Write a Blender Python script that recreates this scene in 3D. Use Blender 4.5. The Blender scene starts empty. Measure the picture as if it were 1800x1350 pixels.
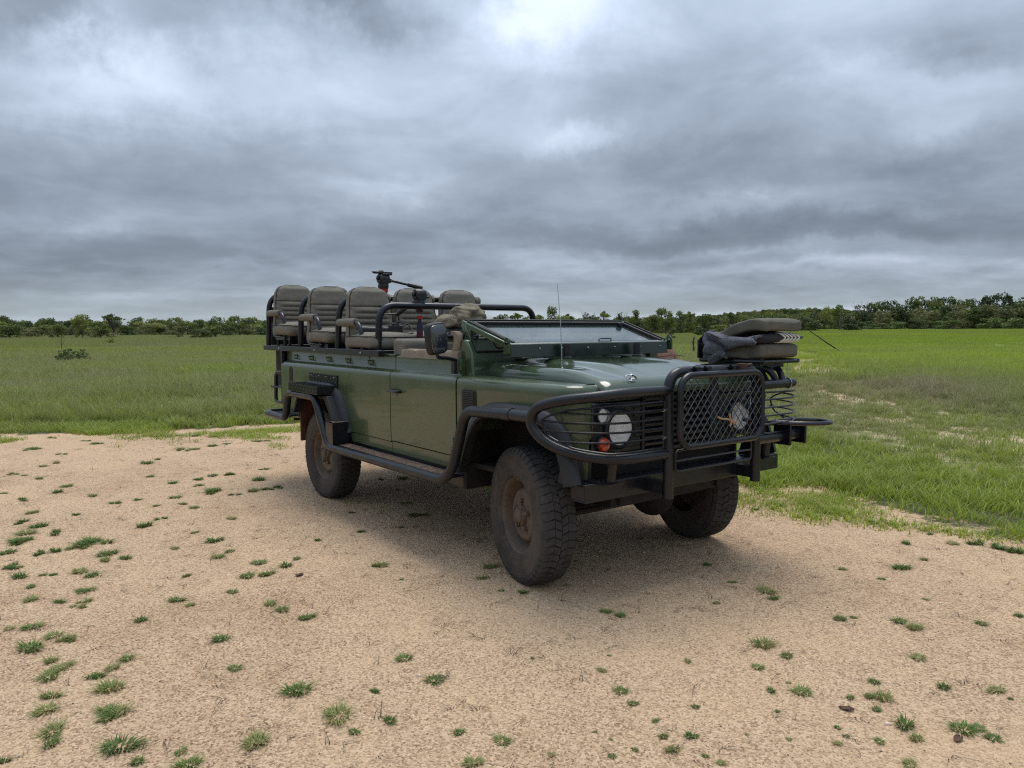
import bpy, bmesh, math, random
import numpy as np
from mathutils import Vector, Matrix
random.seed(7); RNG = np.random.default_rng(7)
S = bpy.context.scene
COL = S.collection
PI = math.pi

# ------------------------------------------------------------------ camera
cam = bpy.data.cameras.new('camera'); camo = bpy.data.objects.new('camera', cam); COL.objects.link(camo); S.camera = camo
CR = Vector((0.6008175, 0.7993835, -0.0020769)); CU = Vector((-0.0573364, 0.0456852, 0.9973091)); CD = Vector((-0.7973273, 0.5990817, -0.0732823))
CP = Vector((3.34296, -3.42311, 1.44669))
camo.matrix_world = Matrix(((CR.x, CU.x, -CD.x, CP.x), (CR.y, CU.y, -CD.y, CP.y), (CR.z, CU.z, -CD.z, CP.z), (0, 0, 0, 1)))
cam.sensor_width = 36; cam.lens = 36 * 1334.4 / 1800; cam.clip_start = 0.05; cam.clip_end = 9000

# ------------------------------------------------------------------ node helper
class NT:
    def __init__(s, tree): s.t = tree; s.n = tree.nodes; s.l = tree.links
    def new(s, typ, **kw):
        n = s.n.new(typ)
        for k, v in kw.items(): setattr(n, k, v)
        return n
    def put(s, sock, v):
        if hasattr(v, 'is_output'): s.l.new(v, sock)
        elif v is not None:
            if sock.type == 'RGBA' and len(v) == 3: v = (*v, 1)
            sock.default_value = v
    def m(s, op, a, b=None, c=None, clamp=False):
        n = s.new('ShaderNodeMath', operation=op, use_clamp=clamp)
        for i, v in enumerate((a, b, c)):
            if v is not None: s.put(n.inputs[i], v)
        return n.outputs[0]
    def vm(s, op, a, b=None):
        n = s.new('ShaderNodeVectorMath', operation=op); s.put(n.inputs[0], a)
        if b is not None: s.put(n.inputs[1], b)
        return n.outputs['Value'] if op in ('DOT_PRODUCT', 'LENGTH') else n.outputs['Vector']
    def noise(s, vec, scale, detail=4, rough=.5, dist=0, col=False):
        n = s.new('ShaderNodeTexNoise'); s.put(n.inputs['Vector'], vec)
        n.inputs['Scale'].default_value = scale; n.inputs['Detail'].default_value = detail
        n.inputs['Roughness'].default_value = rough; n.inputs['Distortion'].default_value = dist
        return n.outputs['Color' if col else 'Fac']
    def ramp(s, fac, stops, interp='LINEAR'):
        n = s.new('ShaderNodeValToRGB'); s.put(n.inputs[0], fac); e = n.color_ramp; e.interpolation = interp
        while len(e.elements) < len(stops): e.elements.new(0.5)
        for el, (p, c) in zip(e.elements, stops):
            el.position = p; el.color = (c, c, c, 1) if not hasattr(c, '__len__') else (*c, 1)
        return n.outputs[0]
    def mix(s, f, a, b, mode='MIX'):
        n = s.new('ShaderNodeMix', data_type='RGBA', blend_type=mode)
        s.put(n.inputs[0], f); s.put(n.inputs[6], a); s.put(n.inputs[7], b); return n.outputs[2]
    def rng(s, v, a, b, c=0., d=1.):
        n = s.new('ShaderNodeMapRange'); s.put(n.inputs[0], v)
        for i, x in enumerate((a, b, c, d)): n.inputs[i + 1].default_value = x
        n.interpolation_type = 'SMOOTHSTEP'; return n.outputs[0]
    def bump(s, h, strength=.3, dist=.01, normal=None):
        n = s.new('ShaderNodeBump'); s.put(n.inputs['Height'], h); n.inputs['Strength'].default_value = strength
        n.inputs['Distance'].default_value = dist
        if normal is not None: s.put(n.inputs['Normal'], normal)
        return n.outputs[0]

# ------------------------------------------------------------------ sky (overcast) and sun
SUN_EL, SUN_AZ = math.radians(70), math.atan2(CD.y, CD.x) + math.radians(-12)   # behind the cloud, beyond the vehicle
W = bpy.data.worlds.new('World'); S.world = W; W.use_nodes = True
w = NT(W.node_tree); w.n.clear()
geo = w.new('ShaderNodeTexCoord').outputs['Generated']
dirv = w.vm('NORMALIZE', geo)
sep = w.new('ShaderNodeSeparateXYZ'); w.put(sep.inputs[0], dirv)
fh = Vector((CD.x, CD.y, 0)).normalized(); rh = Vector((fh.y, -fh.x, 0))
warp = w.noise(dirv, 4.2, 8, .62, 0, True)
warp = w.vm('SUBTRACT', warp, (.5, .5, .5))
wsc = w.new('ShaderNodeVectorMath', operation='SCALE'); w.put(wsc.inputs[0], warp); wsc.inputs['Scale'].default_value = .30
dw = w.vm('ADD', dirv, wsc.outputs[0])
zz = w.m('MAXIMUM', sep.outputs['Z'], 0.0)
el = w.m('ARCSINE', zz)
sw = w.new('ShaderNodeSeparateXYZ'); w.put(sw.inputs[0], dw)
az = w.m('ARCTAN2', w.vm('DOT_PRODUCT', dw, tuple(rh)), w.vm('DOT_PRODUCT', dw, tuple(fh)))
elw = w.m('MULTIPLY_ADD', w.m('SUBTRACT', sw.outputs['Z'], sep.outputs['Z']), w.rng(el, 0, .3, .12, .8), el)
# cloud deck seen in perspective: directions projected to a flat layer
den = w.m('ADD', zz, .17)
pv = w.new('ShaderNodeCombineXYZ')
w.put(pv.inputs[0], w.m('DIVIDE', w.vm('DOT_PRODUCT', dirv, tuple(rh)), den))
w.put(pv.inputs[1], w.m('DIVIDE', w.vm('DOT_PRODUCT', dirv, tuple(fh)), den))
big = w.noise(pv.outputs[0], .62, 4, .45, .35)
mid = w.noise(pv.outputs[0], 2.0, 8, .56, .6)
fine = w.noise(pv.outputs[0], 6.5, 6, .58, .3)
val = w.m('ADD', w.m('MULTIPLY', w.m('SUBTRACT', big, .5), .52), .385)
val = w.m('ADD', val, w.m('MULTIPLY', w.m('SUBTRACT', mid, .5), w.rng(el, .02, .25, .46, .42)))
val = w.m('ADD', val, w.m('MULTIPLY', w.m('SUBTRACT', fine, .5), w.rng(el, .02, .2, .20, .10)))
SKYB = [  # thin and thick places of the cloud deck: px, py, width, height, amount
 (110, 150, 200, 50, .15), (430, 180, 260, 60, .13), (960, 30, 170, 60, .22), (900, 110, 420, 120, .06), (1720, 130, 200, 60, .13), (1010, 262, 90, 32, .16),
 (1660, 215, 130, 32, .10), (1500, 130, 130, 50, .08), (680, 335, 200, 24, .10), (120, 375, 160, 18, .08), (1480, 472, 420, 9, .11), (1300, 452, 300, 8, .08), (1400, 556, 420, 7, .24), (1000, 465, 120, 12, .10), (520, 520, 600, 8, .08),
 (150, 556, 320, 8, .12), (1270, 385, 160, 16, .10), (1000, 556, 300, 9, .13),
 (500, 8, 210, 42, -.34), (60, 50, 150, 60, -.20), (330, 70, 90, 30, -.06), (210, 300, 420, 40, -.06), (200, 440, 400, 40, -.15), (750, 410, 260, 36, -.12), (1180, 320, 260, 45, -.12), (1560, 415, 360, 26, -.22),
 (1160, 190, 170, 70, -.10), (1620, 300, 200, 30, -.10), (1080, 430, 260, 20, -.12), (60, 500, 300, 16, -.10), (1640, 40, 120, 50, -.08)]
for px, py, sx, sy, a in SKYB:
    A0 = math.atan((px - 900) / 1334.4); E0 = math.atan((577 - py) / 1334.4 * math.cos(A0)); sa = sx / 1334.4 * math.cos(A0) ** 2; se = sy / 1334.4 * math.cos(A0)
    u = w.m('DIVIDE', w.m('SUBTRACT', az, A0), sa); v = w.m('DIVIDE', w.m('SUBTRACT', elw, E0), se)
    q = w.m('ADD', w.m('MULTIPLY', u, u), w.m('MULTIPLY', v, v))
    g = w.m('EXPONENT', w.m('MULTIPLY', q, -1.0))
    val = w.m('MULTIPLY_ADD', g, a * 1.3, val)
cloud = w.ramp(val, [(0.0, (0.101, 0.124, 0.157)), (.22, (0.155, 0.186, 0.232)), (.40, (0.225, 0.268, 0.329)), (.58, (0.331, 0.385, 0.468)), (.78, (0.482, 0.538, 0.639)), (1.0, (0.688, 0.735, 0.828))])
cloud = w.mix(w.rng(el, .0, .07, .45, 0), cloud, (.40, .465, .475))        # thinner, paler cloud towards the horizon
over = w.m('MULTIPLY_ADD', w.m('SINE', el), 1.5, .74)                   # an overcast sky brightens towards the zenith
cl = w.new('ShaderNodeVectorMath', operation='SCALE'); w.put(cl.inputs[0], cloud); w.put(cl.inputs['Scale'], w.m('MULTIPLY', over, 10.0))
sky = w.new('ShaderNodeTexSky', sky_type='NISHITA'); sky.sun_disc = False; sky.sun_elevation = SUN_EL; sky.sun_rotation = PI / 2 - SUN_AZ
skyc = w.mix(.96, sky.outputs[0], cl.outputs[0])
bg = w.new('ShaderNodeBackground'); w.put(bg.inputs[0], skyc); bg.inputs[1].default_value = .1
wo = w.new('ShaderNodeOutputWorld'); w.l.new(bg.outputs[0], wo.inputs[0])
sun = bpy.data.lights.new('sun', 'SUN'); suno = bpy.data.objects.new('sun', sun); COL.objects.link(suno)
sun.energy = 1.5; sun.angle = math.radians(38); sun.color = (1, .955, .89)
sd = Vector((math.cos(SUN_AZ) * math.cos(SUN_EL), math.sin(SUN_AZ) * math.cos(SUN_EL), math.sin(SUN_EL)))
suno.rotation_euler = sd.to_track_quat('Z', 'Y').to_euler(); suno.location = sd * 40
S.view_settings.view_transform = 'Standard'; S.view_settings.look = 'None'; S.view_settings.gamma = 1; S.view_settings.exposure = 0.70
S.view_settings.use_curve_mapping = False
S.render.engine = 'CYCLES'; S.cycles.max_bounces = 6; S.cycles.diffuse_bounces = 3; S.cycles.transparent_max_bounces = 8
S.cycles.use_denoising = False; S.cycles.filter_width = 1.15; S.cycles.caustics_reflective = False; S.cycles.caustics_refractive = False

# ------------------------------------------------------------------ materials
def mat(name, base, rough=.5, metal=0., var=.12, vscale=6., bump=0., bscale=60., dust=0., dustcol=(.20, .14, .09), coat=0., rvar=.1, spec=.5, dscale=3.):
    m = bpy.data.materials.new(name); m.use_nodes = True; t = NT(m.node_tree); b = m.node_tree.nodes['Principled BSDF']
    co = t.new('ShaderNodeTexCoord').outputs['Object']
    n1 = t.noise(co, vscale, 6, .6)
    dk = tuple(c * (1 - var * 1.6) for c in base); lt = tuple(min(1, c * (1 + var * 1.6)) for c in base)
    colr = t.ramp(n1, [(.3, dk), (.7, lt)])
    ro = t.rng(n1, .3, .7, max(.03, rough - rvar), min(1, rough + rvar))
    if dust:
        d1 = t.noise(co, dscale, 8, .65); d2 = t.noise(co, dscale * 14, 4, .6)
        dm = t.m('MULTIPLY', t.rng(t.m('ADD', d1, t.m('MULTIPLY', t.m('SUBTRACT', d2, .5), .5)), .62 - .35 * dust, .85 - .2 * dust), min(1, dust * 1.1), clamp=True)
        colr = t.mix(dm, colr, dustcol)
        ro = t.m('ADD', ro, t.m('MULTIPLY', dm, .35), clamp=True)
    t.put(b.inputs['Base Color'], colr); t.put(b.inputs['Roughness'], ro); b.inputs['Metallic'].default_value = metal
    b.inputs['Specular IOR Level'].default_value = spec
    if coat: b.inputs['Coat Weight'].default_value = coat; b.inputs['Coat Roughness'].default_value = .06
    if bump:
        t.put(b.inputs['Normal'], t.bump(t.noise(co, bscale, 5, .6), bump, .004))
    return m
M = {}
M['paint'] = mat('green_paint', (.043, .070, .034), .19, 0, .06, 2.2, .02, 5, .16, (.085, .085, .06), .7, .06, dscale=1.6)
M['paintlow'] = mat('dusty_green_paint', (.058, .082, .037), .30, 0, .10, 3, .02, 6, .32, (.095, .098, .066), .5, .08, dscale=2.2)
M['darkgreen'] = mat('blackish_green_paint', (.014, .024, .017), .3, 0, .1, 4, 0, 1, .1, (.05, .05, .04), .4)
M['black'] = mat('black_powder_coat', (.008, .009, .014), .32, 0, .2, 8, .10, 150, .10, (.04, .038, .036), .1, .1, .4)
M['blackdirty'] = mat('dusty_black_steel', (.009, .010, .014), .36, 0, .25, 8, .25, 120, .22, (.050, .043, .038), .1, .12, .4)
M['darkpanel'] = mat('gloss_black_panel', (.010, .011, .018), .22, 0, .1, 5, 0, 1, .15, (.05, .05, .05), .6, .05)
M['plastic'] = mat('black_plastic', (.017, .017, .019), .5, 0, .15, 6, .15, 200, .30, (.055, .047, .040))
M['rubber'] = mat('black_rubber', (.012, .012, .013), .6, 0, .2, 10, .1, 90, .15, (.05, .045, .04))
M['tyre'] = mat('worn_tyre_rubber', (.040, .038, .037), .8, 0, .25, 9, .5, 60, .5, (.095, .085, .077), 0, .1, .35)
M['tyrewall'] = mat('muddy_tyre_sidewall', (.050, .043, .038), .85, 0, .25, 9, .4, 70, .75, (.105, .084, .068), 0, .1, .3)
M['rim'] = mat('muddy_steel_wheel', (.085, .063, .048), .65, .0, .3, 10, .3, 60, .8, (.15, .105, .075), 0, .1, .4)
M['rimtan'] = mat('tan_mud_steel_wheel', (.13, .095, .06), .65, .0, .25, 10, .3, 60, .7, (.17, .115, .07), 0, .1, .4)
M['under'] = mat('dirty_chassis', (.012, .011, .010), .8, 0, .3, 10, .4, 50, .5, (.035, .026, .02))
M['rust'] = mat('rusty_red_steel', (.085, .030, .018), .75, 0, .4, 20, .4, 80, .3, (.10, .06, .04))
M['canvas'] = mat('khaki_canvas', (.172, .156, .128), .85, 0, .10, 7, .25, 500, .25, (.21, .19, .16), 0, .05, .25)
M['canvasdark'] = mat('olive_canvas', (.125, .118, .094), .85, 0, .12, 7, .3, 420, .25, (.14, .128, .10), 0, .05, .25)
M['tan'] = mat('tan_canvas', (.215, .175, .130), .85, 0, .10, 9, .35, 420, .3, (.14, .115, .085), 0, .05, .25)
M['piping'] = mat('dark_piping', (.030, .026, .022), .8)
M['khakicloth'] = mat('khaki_cotton', (.185, .160, .112), .9, 0, .12, 12, .5, 260, .2, (.16, .13, .09), 0, .05, .2)
M['chrome'] = mat('bright_chrome', (.75, .76, .78), .12, 1., .05)
M['steel'] = mat('zinc_steel', (.42, .43, .44), .38, 1., .15, 30)
M['red'] = mat('red_anodised', (.42, .012, .016), .3, .3, .1)
M['navy'] = mat('navy_grip', (.012, .013, .030), .6)
M['gear'] = mat('black_camera_plastic', (.013, .013, .015), .42, 0, .2, 20, .2, 220)
M['orange'] = mat('orange_lens', (.50, .045, .010), .15, 0, .2, 30, .3, 120, 0, coat=1)
M['lampgrey'] = mat('lamp_reflector', (.80, .81, .80), .5, .0, .25, 14, .35, 40)
M['sandload'] = mat('sand_on_plate', (.170, .112, .082), .95, 0, .35, 40, 1., 140, .5, (.30, .20, .15), 0, .02, .2, 9)
M['skin'] = mat('dark_skin', (.080, .045, .030), .5, 0, .08, 12)
M['brown'] = mat('brown_cotton', (.165, .090, .066), .9, 0, .10, 14, .5, 200, .2, (.21, .125, .095), 0, .05, .2)
M['maroon'] = mat('dark_maroon_shirt', (.055, .022, .024), .9, 0, .15, 14, .4, 200)
M['hair'] = mat('black_hair', (.010, .009, .008), .6)
M['twig'] = mat('dry_twig', (.34, .23, .135), .8, 0, .25, 60, .5, 160)
M['deadwood'] = mat('weathered_stick', (.060, .048, .036), .85, 0, .35, 20, .6, 60)
M['bark'] = mat('grey_brown_bark', (.085, .070, .055), .9, 0, .3, 4, .6, 14)
# blanket: charcoal wool with flecks, and its woven border
def blanket_mat():
    m = bpy.data.materials.new('charcoal_wool'); m.use_nodes = True; t = NT(m.node_tree); b = m.node_tree.nodes['Principled BSDF']
    co = t.new('ShaderNodeTexCoord').outputs['Object']; n = t.noise(co, 260, 3, .7); n2 = t.noise(co, 60, 3, .6)
    t.put(b.inputs['Base Color'], t.mix(t.rng(n2, .3, .7, 0, .5), t.ramp(n, [(.40, (.045, .047, .060)), (.58, (.22, .225, .25))]), (.08, .083, .102)))
    b.inputs['Roughness'].default_value = .95; b.inputs['Specular IOR Level'].default_value = .15
    t.put(b.inputs['Normal'], t.bump(n, .8, .004)); return m
M['blanket'] = blanket_mat()
M['white'] = mat('white_wool', (.62, .60, .56), .9, 0, .1, 60)
M['wooldark'] = mat('black_wool', (.022, .021, .026), .95)
def glass_mat(name, tint, rough=.03, alpha=.35):
    m = bpy.data.materials.new(name); m.use_nodes = True; t = NT(m.node_tree); b = m.node_tree.nodes['Principled BSDF']
    co = t.new('ShaderNodeTexCoord').outputs['Object']
    sm = t.noise(co, 5, 6, .6)
    dn = t.rng(t.noise(co, 90, 2, .5), .66, .74)
    t.put(b.inputs['Base Color'], t.mix(dn, tint, (.4, .4, .38))); t.put(b.inputs['Roughness'], t.rng(sm, .3, .75, rough, rough + .10))
    b.inputs['Coat Weight'].default_value = 1; b.inputs['Coat Roughness'].default_value = .03; b.inputs['Alpha'].default_value = alpha; b.inputs['Specular IOR Level'].default_value = 1.; b.inputs['Coat IOR'].default_value = 1.5 if alpha < .3 else 1.65
    return m
M['glass'] = glass_mat('windscreen_glass', (.045, .07, .068), .03, .55)
M['mirror'] = glass_mat('mirror_shell', (.014, .015, .024), .25, 1)
M['lens'] = glass_mat('clear_lens', (.75, .77, .76), .06, .16)
M['wire'] = mat('grey_wire', (.075, .080, .090), .45, .2, .2, 40)
def foliage_mat(name, c1, c2, c3, trans=.25, scale=.35, rnd=.35):
    m = bpy.data.materials.new(name); m.use_nodes = True; t = NT(m.node_tree); nd = m.node_tree.nodes; b = nd['Principled BSDF']
    gp = t.new('ShaderNodeNewGeometry').outputs['Position']; oi = t.new('ShaderNodeObjectInfo').outputs['Random']
    n = t.noise(gp, scale, 4, .6)
    f = t.m('ADD', n, t.m('MULTIPLY', t.m('SUBTRACT', oi, .5), rnd))
    col = t.ramp(f, [(.30, c1), (.52, c2), (.74, c3)])
    t.put(b.inputs['Base Color'], col); b.inputs['Roughness'].default_value = .6; b.inputs['Specular IOR Level'].default_value = .25
    tr = t.new('ShaderNodeBsdfTranslucent'); t.put(tr.inputs[0], col)
    mx = t.new('ShaderNodeMixShader'); mx.inputs[0].default_value = trans
    t.l.new(b.outputs[0], mx.inputs[1]); t.l.new(tr.outputs[0], mx.inputs[2]); t.l.new(mx.outputs[0], nd['Material Output'].inputs[0]); return m
M['leafdark'] = foliage_mat('dark_leaves', (0.042, 0.063, 0.022), (0.083, 0.115, 0.038), (0.146, 0.175, 0.057), .2, .5)
M['leafmid'] = foliage_mat('mid_leaves', (0.081, 0.110, 0.031), (0.158, 0.192, 0.048), (0.267, 0.289, 0.078), .25, .5)
M['leafolive'] = foliage_mat('olive_leaves', (0.087, 0.095, 0.039), (0.163, 0.169, 0.064), (0.251, 0.239, 0.099), .25, .5)
M['leafpale'] = foliage_mat('pale_bush_leaves', (0.088, 0.125, 0.035), (0.138, 0.188, 0.050), (0.200, 0.250, 0.075), .3, .5)
M['leafgrey'] = foliage_mat('grey_twigs', (.06, .06, .045), (.09, .088, .065), (.12, .115, .085), .1, .5)

# ------------------------------------------------------------------ mesh builder
def fillet(pts, r, n=6):
    P = [Vector(p) for p in pts]; out = [P[0]]
    for i in range(1, len(P) - 1):
        a, b, c = P[i - 1], P[i], P[i + 1]; u = (a - b); v = (c - b); rr = min(r, u.length * .48, v.length * .48)
        p0 = b + u.normalized() * rr; p2 = b + v.normalized() * rr
        for k in range(n + 1):
            t = k / n; out.append(p0.lerp(b, t).lerp(b.lerp(p2, t), t))
    out.append(P[-1]); return out
def smooth_path(pts, n=8, closed=False):
    P = [Vector(p) for p in pts]; N = len(P); out = []
    rngs = range(N if closed else N - 1)
    for i in rngs:
        g = (lambda k: P[k % N]) if closed else (lambda k: P[max(0, min(N - 1, k))])
        p0, p1, p2, p3 = g(i - 1), g(i), g(i + 1), g(i + 2)
        for k in range(n):
            t = k / n
            out.append(.5 * ((2 * p1) + (p2 - p0) * t + (2 * p0 - 5 * p1 + 4 * p2 - p3) * t * t + (3 * p1 - p0 - 3 * p2 + p3) * t ** 3))
    if not closed: out.append(P[-1])
    return out
class MB:
    def __init__(s): s.v = []; s.f = []; s.mi = []; s.cur = 0
    def add(s, vs, fs):
        o = len(s.v); s.v += [tuple(x) for x in vs]; s.f += [tuple(i + o for i in f) for f in fs]; s.mi += [s.cur] * len(fs); return s
    def box(s, c, d, rot=None):
        c = Vector(c); vs = []
        for x in (-.5, .5):
            for y in (-.5, .5):
                for z in (-.5, .5):
                    p = Vector((x * d[0], y * d[1], z * d[2]))
                    vs.append(c + (rot @ p if rot is not None else p))
        return s.add(vs, [(0, 1, 3, 2), (4, 6, 7, 5), (0, 4, 5, 1), (2, 3, 7, 6), (0, 2, 6, 4), (1, 5, 7, 3)])
    def bx(s, x0, x1, y0, y1, z0, z1): return s.box(((x0 + x1) / 2, (y0 + y1) / 2, (z0 + z1) / 2), (abs(x1 - x0), abs(y1 - y0), abs(z1 - z0)))
    def bar(s, a, b, w, h, up=(0, 0, 1)):
        a = Vector(a); b = Vector(b); d = (b - a); L = d.length; d.normalize(); u = Vector(up); sd_ = d.cross(u)
        if sd_.length < 1e-4: sd_ = d.cross(Vector((1, 0, 0)))
        sd_.normalize(); u = sd_.cross(d)
        R = Matrix((d, sd_, u)).transposed(); return s.box((a + b) / 2, (L, w, h), R)
    def prism(s, poly, axis, a0, a1):
        def mk(p, a): return (a, p[0], p[1]) if axis == 0 else ((p[0], a, p[1]) if axis == 1 else (p[0], p[1], a))
        n = len(poly); vs = [mk(p, a0) for p in poly] + [mk(p, a1) for p in poly]
        fs = [tuple(range(n - 1, -1, -1)), tuple(range(n, 2 * n))] + [(i, (i + 1) % n, (i + 1) % n + n, i + n) for i in range(n)]
        return s.add(vs, fs)
    def tube(s, pts, r, n=10, closed=False, caps=True, sy=1.):
        P = [Vector(p) for p in pts]; N = len(P); rs = r if hasattr(r, '__len__') else [r] * N
        T = []
        for i in range(N):
            a = P[(i - 1) % N] if closed or i > 0 else P[i]; b = P[(i + 1) % N] if closed or i < N - 1 else P[i]
            d = b - a; T.append(d.normalized() if d.length > 1e-9 else Vector((0, 0, 1)))
        up = Vector((0, 0, 1)) if abs(T[0].z) < .9 else Vector((1, 0, 0))
        u = T[0].cross(up).normalized(); vs = []
        for i in range(N):
            u = (u - T[i] * u.dot(T[i]))
            if u.length < 1e-6: u = T[i].orthogonal()
            u.normalize(); v = T[i].cross(u)
            for k in range(n):
                a = 2 * PI * k / n; vs.append(P[i] + (u * math.cos(a) + v * math.sin(a) * sy) * rs[i])
        fs = []
        for i in range(N if closed else N - 1):
            j = (i + 1) % N
            for k in range(n): fs.append((i * n + k, i * n + (k + 1) % n, j * n + (k + 1) % n, j * n + k))
        if not closed and caps: fs.append(tuple(range(n - 1, -1, -1))); fs.append(tuple((N - 1) * n + k for k in range(n)))
        return s.add(vs, fs)
    def lathe(s, prof, n=32, mtx=None, cap=False):   # prof: (radius, height along local Z)
        vs = []; m = len(prof)
        for k in range(n):
            a = 2 * PI * k / n
            for r, h in prof:
                p = Vector((r * math.cos(a), r * math.sin(a), h)); vs.append(mtx @ p if mtx is not None else p)
        fs = [(k * m + i, ((k + 1) % n) * m + i, ((k + 1) % n) * m + i + 1, k * m + i + 1) for k in range(n) for i in range(m - 1)]
        if cap:
            fs.append(tuple(k * m for k in range(n - 1, -1, -1))); fs.append(tuple(k * m + m - 1 for k in range(n)))
        return s.add(vs, fs)
    def rings(s, rings, closed=True, cap=True):
        n = len(rings[0]); vs = [p for r in rings for p in r]; fs = []
        for i in range(len(rings) - 1):
            for k in range(n if closed else n - 1): fs.append((i * n + k, i * n + (k + 1) % n, (i + 1) * n + (k + 1) % n, (i + 1) * n + k))
        if cap and closed: fs.append(tuple(range(n - 1, -1, -1))); fs.append(tuple((len(rings) - 1) * n + k for k in range(n)))
        return s.add(vs, fs)
    def grid(s, fn, us, vs_):
        vs = [fn(u, v) for u in us for v in vs_]; m = len(vs_)
        return s.add(vs, [(i * m + j, (i + 1) * m + j, (i + 1) * m + j + 1, i * m + j + 1) for i in range(len(us) - 1) for j in range(m - 1)])
    def ball(s, c, r, n=12, m=8):
        c = Vector(c); rr = r if hasattr(r, '__len__') else (r, r, r)
        return s.rings([[c + Vector((rr[0] * math.sin(PI * (i + .02) / (m + .04)) * math.cos(2 * PI * k / n), rr[1] * math.sin(PI * (i + .02) / (m + .04)) * math.sin(2 * PI * k / n), -rr[2] * math.cos(PI * (i + .02) / (m + .04)))) for k in range(n)] for i in range(m + 1)])
    def mirror_y(s): return s.add_mirror()
    def add_mirror(s):
        o = len(s.v); s.v += [(x, -y, z) for x, y, z in s.v]; nf = [tuple(i + o for i in reversed(f)) for f in s.f]; s.f += nf; s.mi += list(s.mi); return s
    def mesh(s, name, mats, ang=35):
        me = bpy.data.meshes.new(name); me.from_pydata(s.v, [], s.f)
        mats = mats if isinstance(mats, (list, tuple)) else [mats]
        for x in mats: me.materials.append(M[x] if isinstance(x, str) else x)
        if len(mats) > 1: me.polygons.foreach_set('material_index', s.mi)
        bm = bmesh.new(); bm.from_mesh(me); bmesh.ops.recalc_face_normals(bm, faces=bm.faces); bm.to_mesh(me); bm.free()
        me.shade_smooth(); me.set_sharp_from_angle(angle=math.radians(ang)); me.update(); return me
    def obj(s, name, mats, parent=None, bevel=0, label=None, ang=35, flip=False, subs=0):
        o = bpy.data.objects.new(name, s.mesh(name, mats, ang)); COL.objects.link(o)
        if parent is not None: o.parent = parent
        if label: o['label'] = label
        if bevel:
            b = o.modifiers.new('bevel', 'BEVEL'); b.width = bevel; b.segments = 2; b.limit_method = 'ANGLE'; b.angle_limit = math.radians(40)
        if subs:
            b = o.modifiers.new('subsurf', 'SUBSURF'); b.levels = subs; b.render_levels = subs
        return o
def thing(name, label, cat, loc=(0, 0, 0), group=None):
    o = bpy.data.objects.new(name, None); COL.objects.link(o); o.location = loc; o['label'] = label; o['category'] = cat
    if group: o['group'] = group
    return o
def tag(o, label, cat, group=None):
    o['label'] = label; o['category'] = cat
    if group: o['group'] = group
    return o
def dup(o, parent=None):
    c = o.copy(); COL.objects.link(c)
    if parent is not None: c.parent = parent
    for ch in o.children: dup(ch, c)
    return c
def lin(a, b, n): return [a + (b - a) * i / (n - 1) for i in range(n)]
def interp(x, xs, ys): return float(np.interp(x, xs, ys))

# ------------------------------------------------------------------ ground
EDGE = [(-14, -9.5), (-9.07, -3.21), (-8.92, -2.84), (-8.64, -2.21), (-8.34, -1.56), (-8.02, -0.66), (-7.84, 0.5), (-7.6, 1.6), (-5.2, 2.2), (-2.5, 2.25), (-0.81, 2.33), (-0.75, 2.5), (-0.53, 2.7), (-0.27, 2.64), (0.15, 2.44), (0.46, 2.37), (0.76, 2.28), (1.05, 2.33), (1.27, 2.22), (1.46, 2.18), (1.77, 2.18), (6, 1.6), (14, 0.5), (15, -7.5), (6, -8.5), (-4, -8), (-13, -12)]  # unseen edge behind the camera drawn close so the paint reflects darker ground
TRACK = [(-34, 52), (-13.7, 24.1), (-8.0, 15.8), (-4.85, 11.5), (-2.8, 8.9), (-1.0, 7.1), (0.4, 6.2), (3, 5.0)]
def seg_dist(px, py, pts, closed):
    d = np.full(px.shape, 1e9); n = len(pts)
    for i in range(n if closed else n - 1):
        ax, ay = pts[i]; bx_, by_ = pts[(i + 1) % n]; ux, uy = bx_ - ax, by_ - ay
        t = np.clip(((px - ax) * ux + (py - ay) * uy) / (ux * ux + uy * uy), 0, 1)
        d = np.minimum(d, np.hypot(px - ax - t * ux, py - ay - t * uy))
    return d
def inside(px, py, pts):
    r = np.zeros(px.shape, bool); n = len(pts)
    for i in range(n):
        x1, y1 = pts[i]; x2, y2 = pts[(i + 1) % n]
        c = (y1 > py) != (y2 > py); xi = (x2 - x1) * (py - y1) / ((y2 - y1) if y2 != y1 else 1e-9) + x1
        r ^= c & (px < xi)
    return r
def sand_sd(px, py):
    d = seg_dist(px, py, EDGE, True); return np.where(inside(px, py, EDGE), d, -d)
def fbm(x, y, sc, seed=0):
    r = np.random.default_rng(seed); v = np.zeros_like(x); a = 1.; tot = 0
    for o in range(4):
        for k in range(4):
            th = r.uniform(0, 2 * PI); ph = r.uniform(0, 2 * PI); f = sc * 2 ** o * r.uniform(.7, 1.4)
            v += a * np.sin((x * math.cos(th) + y * math.sin(th)) * f + ph + 1.3 * np.sin((x * math.sin(th * 1.7) - y * math.cos(th)) * f * .6))
        tot += 4 * a; a *= .55
    return v / tot * 2.2
FH = np.array([fh.x, fh.y]); RH = np.array([rh.x, rh.y]); C2 = np.array([CP.x, CP.y])
def view(x, y):   # distance ahead of and to the side of where the photographer stands
    dx, dy = x - C2[0], y - C2[1]; return dx * FH[0] + dy * FH[1], dx * RH[0] + dy * RH[1]
def sstep(v, a, b): t = np.clip((v - a) / (b - a), 0, 1); return t * t * (3 - 2 * t)
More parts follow.
